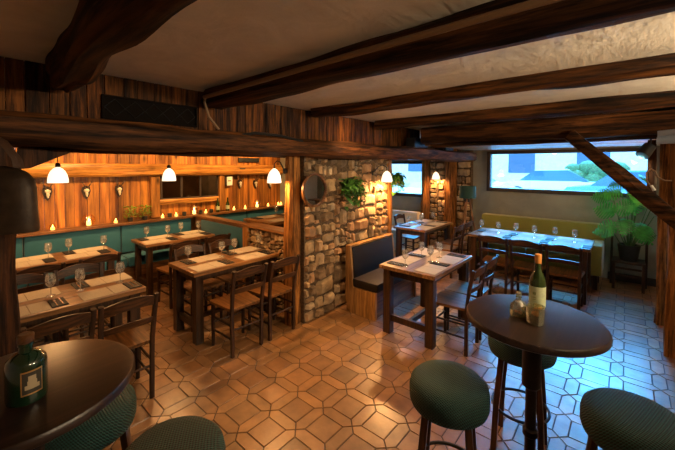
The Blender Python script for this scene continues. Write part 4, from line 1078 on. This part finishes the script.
# ------------------------------------------------------------------ the street outside
bm = BM(); box(bm, -30, 30, YW+.3, 13, .9, .95); tag(link('street_pavement', bm, 'snow'), 'pale street pavement outside the windows', 'street', kind='structure')
bm = BM(); box(bm, -30, 30, 13, 60, .2, .3); tag(link('street_roadway', bm, 'snow'), 'pale roadway beyond the pavement outside the windows', 'street', kind='structure')
def car(label, x, y, rz, paint):
    t = thing('parked_car', label, 'car', (x, y, .301), rz)
    bm = BM(); prism(bm, [(-2.1, .25), (-2.12, .62), (-1.95, .82), (-1.2, .90), (1.0, .92), (1.7, .84), (2.08, .68), (2.12, .3)], -.85, .85, 'XZ'); link('body', bm, paint, t)
    bm = BM(); prism(bm, [(-1.3, .90), (-.7, 1.36), (.6, 1.40), (1.35, .92)], -.72, .72, 'XZ'); link('cabin_glass', bm, 'carglass', t)
    bm = BM(); prism(bm, [(-.68, 1.365), (-.6, 1.42), (.5, 1.45), (.6, 1.40)], -.70, .70, 'XZ'); link('roof', bm, paint, t)
    for sx in (-1.35, 1.3):
        for sy in (-1, 1):
            bm = BM(); tube(bm, [(sx, sy*.70, .32), (sx, sy*.88, .32)], .32, 20); wh = link('wheel', bm, 'tyre', t, smooth=True); bm = BM(); tube(bm, [(sx, sy*.881, .32), (sx, sy*.90, .32)], .24, 20); link('hubcap', bm, 'carwhite', wh, smooth=True)
car('white car parked outside, seen through the left of the wide window', -5.6, 15.0, .15, 'carwhite')
car('blue car parked outside, seen through the right of the wide window', .4, 15.2, -.1, 'carblue')
car('white car parked outside beyond the small window', -11.5, 14.5, .1, 'carwhite')
car('white car parked farther back behind the middle of the wide window', -2.6, 18.5, .05, 'carwhite')
t = thing('street_house', 'long pale house across the street outside the windows', 'building', (-6, 27, .3))
bm = BM(); box(bm, -20, 20, 0, 6, 0, 6.0); link('wall', bm, 'render', t)
bm = BM(); prism(bm, [(-20.5, 6.0), (20.5, 6.0), (20.5, 6.3), (-20.5, 6.3)], -.6, 6.5, 'XZ'); link('roof', bm, 'carglass', t)
for k in range(9):
    bm = BM(); box(bm, -17+k*4.1, -15.3+k*4.1, -.04, .03, 1.1, 2.5); link('window', bm, 'carglass', t)
for k, (x, y, lb) in enumerate(((-1.2, 22, 'clipped green shrub across the street, behind the middle of the wide window'), (-9, 21, 'clipped green shrub across the street, toward the left of the windows'), (3.8, 21, 'clipped green shrub across the street at the right'))):
    bm = BM(); r_ = random.Random(k)
    for q in range(14): blob(bm, (x+r_.uniform(-1, 1), y+r_.uniform(-.4, .4), .3+r_.uniform(.2, 1.5)), r_.uniform(.35, .6), 2)
    tag(link('street_shrub', bm, 'hedge', smooth='all'), lb, 'shrub')

# ------------------------------------------------------------------ light
w = bpy.data.worlds.new('World'); scene.world = w; w.use_nodes = True
N, L = w.node_tree.nodes, w.node_tree.links
bg = N['Background']; tc = N.new('ShaderNodeTexCoord'); sp = N.new('ShaderNodeSeparateXYZ'); cr = N.new('ShaderNodeValToRGB')
L.new(tc.outputs['Generated'], sp.inputs[0]); L.new(sp.outputs['Z'], cr.inputs['Fac'])
cr.color_ramp.elements[0].position = 0; cr.color_ramp.elements[0].position = .03; cr.color_ramp.elements[0].color = (.10, .16, .19, 1)
cr.color_ramp.elements[1].position = .45; cr.color_ramp.elements[1].color = (.26, .58, 1, 1)
L.new(cr.outputs['Color'], bg.inputs['Color']); bg.inputs['Strength'].default_value = 9

def lamp(kind, name, loc, energy, col, size=.05, rot=None, target=None, spot=None, blend=.5):
    d = bpy.data.lights.new(name, kind); d.energy = energy; d.color = col
    if kind == 'AREA': d.size = size
    else: d.shadow_soft_size = size
    if spot: d.spot_size = spot; d.spot_blend = blend
    o = bpy.data.objects.new(name, d); C.objects.link(o); o.location = loc
    if target is not None: o.rotation_euler = (Vector(target)-Vector(loc)).to_track_quat('-Z', 'Y').to_euler()
    if rot: o.rotation_euler = rot
    return o
def portal(name, loc, sx, sy, target):
    d = bpy.data.lights.new(name, 'AREA'); d.shape = 'RECTANGLE'; d.size = sx; d.size_y = sy; d.cycles.is_portal = True
    o = bpy.data.objects.new(name, d); C.objects.link(o); o.location = loc
    o.rotation_euler = (Vector(target)-Vector(loc)).to_track_quat('-Z', 'Y').to_euler()
portal('portal_window_1', ((WIN[0][0]+WIN[0][1])/2, YW+.28, (WIN[0][2]+WIN[0][3])/2), WIN[0][1]-WIN[0][0], WIN[0][3]-WIN[0][2], ((WIN[0][0]+WIN[0][1])/2, 0, (WIN[0][2]+WIN[0][3])/2))
portal('portal_window_2', ((WIN[1][0]+WIN[1][1])/2, YW+.28, (WIN[1][2]+WIN[1][3])/2), WIN[1][1]-WIN[1][0], WIN[1][3]-WIN[1][2], ((WIN[1][0]+WIN[1][1])/2, 0, (WIN[1][2]+WIN[1][3])/2))
# daylight over the street (overcast sun, low and cold)
lamp('SUN', 'daylight', (-1.7, 16.2, 6.9), 68, (.06, .44, 1), .35, target=(-1.2, 7.15, 0))
bpy.data.lights['daylight'].angle = .9
WARM = (1, .60, .27)
# light of the pendants and wall lamps, floor spots, then added lights
for x, y, z, e in ((-4.5, .78, 1.74, 38), (-4.5, 1.905, 1.72, 42), (-2.975, 2.395, 1.73, 55), (-2.66, 4.215, 1.69, 120), (-3.10, 6.86, 1.64, 45)):
    lamp('POINT', 'lamp_bulb_light', (x, y, z-.05), e, (1, .50, .17), .04)
lamp('POINT', 'alcove_light', (-4.7, 3.9, 2.2), 22, (1, .50, .17), .08)  # bare light in the far alcove, no lamp hangs there
lamp('SPOT', 'overhead_spot', (-1.05, 1.95, 2.42), 118, (1, .54, .19), .05, target=(-1.45, 2.2, 0), spot=1.25, blend=.9)
lamp('SPOT', 'overhead_spot', (-1.9, 2.3, 2.42), 48, (1, .54, .19), .05, target=(-2.1, 2.6, 0), spot=1.5, blend=.9)
lamp('SPOT', 'overhead_spot', (.1, 2.3, 2.42), 14, (1, .66, .38), .05, target=(-.5, 2.0, 0), spot=1.6, blend=.9)
lamp('SPOT', 'added_wall_spot', (-2.15, 3.3, 2.44), 34, (1, .60, .27), .05, target=(-2.85, 3.4, 1.75), spot=1.7, blend=.9)  # unseen spot added to brighten the upper stone wall
for y in (.3, 1.25, 2.2, 3.2, 4.2):      # unseen spots added to brighten the planked wall evenly
    lamp('SPOT', 'added_wall_spot', (-5.05, y, 2.44), 125, (1, .56, .20), .05, target=(-6.0, y, 1.35), spot=1.9, blend=.9)
for y, e in ((.95, 85), (2.05, 210), (3.35, 160), (4.4, 35)):      # unseen uplights added to brighten the ceiling, one in each bay between the beams
    lamp('SPOT', 'added_uplight', (1.25, y, 2.22), e, (1, .76, .48), .06, target=(-1.6, y, 2.62), spot=2.1, blend=.8)
lamp('SPOT', 'spotlight_beam', (.12, 5.16, 1.97), 32, (1, .86, .62), .05, target=(.0, 6.6, 1.3), spot=1.3, blend=.8)
lamp('SPOT', 'overhead_spot', (-1.2, 5.75, 2.16), 26, (1, .80, .48), .05, target=(-1.2, 6.9, .8), spot=2.0, blend=.9)  # unseen spot added to brighten the green bench
lamp('SPOT', 'added_soffit_light', (1.25, 6.1, 1.72), 190, (1, .58, .26), .06, target=(-1.0, 6.1, 2.25), spot=1.5, blend=.8)  # unseen light added to warm the soffit planks

# ------------------------------------------------------------------ camera
H = 1.85
cam = bpy.data.cameras.new('camera'); co = bpy.data.objects.new('camera', cam); C.objects.link(co)
cam.sensor_width = 36; cam.lens = 338/675*36; cam.shift_y = -(225-176.12)/675; cam.clip_start = .02
co.location = (0, 0, H)
co.rotation_mode = 'XYZ'
base = Matrix.Rotation(.7079, 4, 'Z') @ Matrix.Rotation(PI/2-.03, 4, 'X') @ Matrix.Rotation(.0035, 4, 'Z')
co.rotation_euler = base.to_euler()
scene.camera = co
scene.view_settings.view_transform = 'Standard'; scene.view_settings.look = 'None'
scene.view_settings.gamma = 1; scene.view_settings.use_curve_mapping = False
scene.view_settings.exposure = -.28
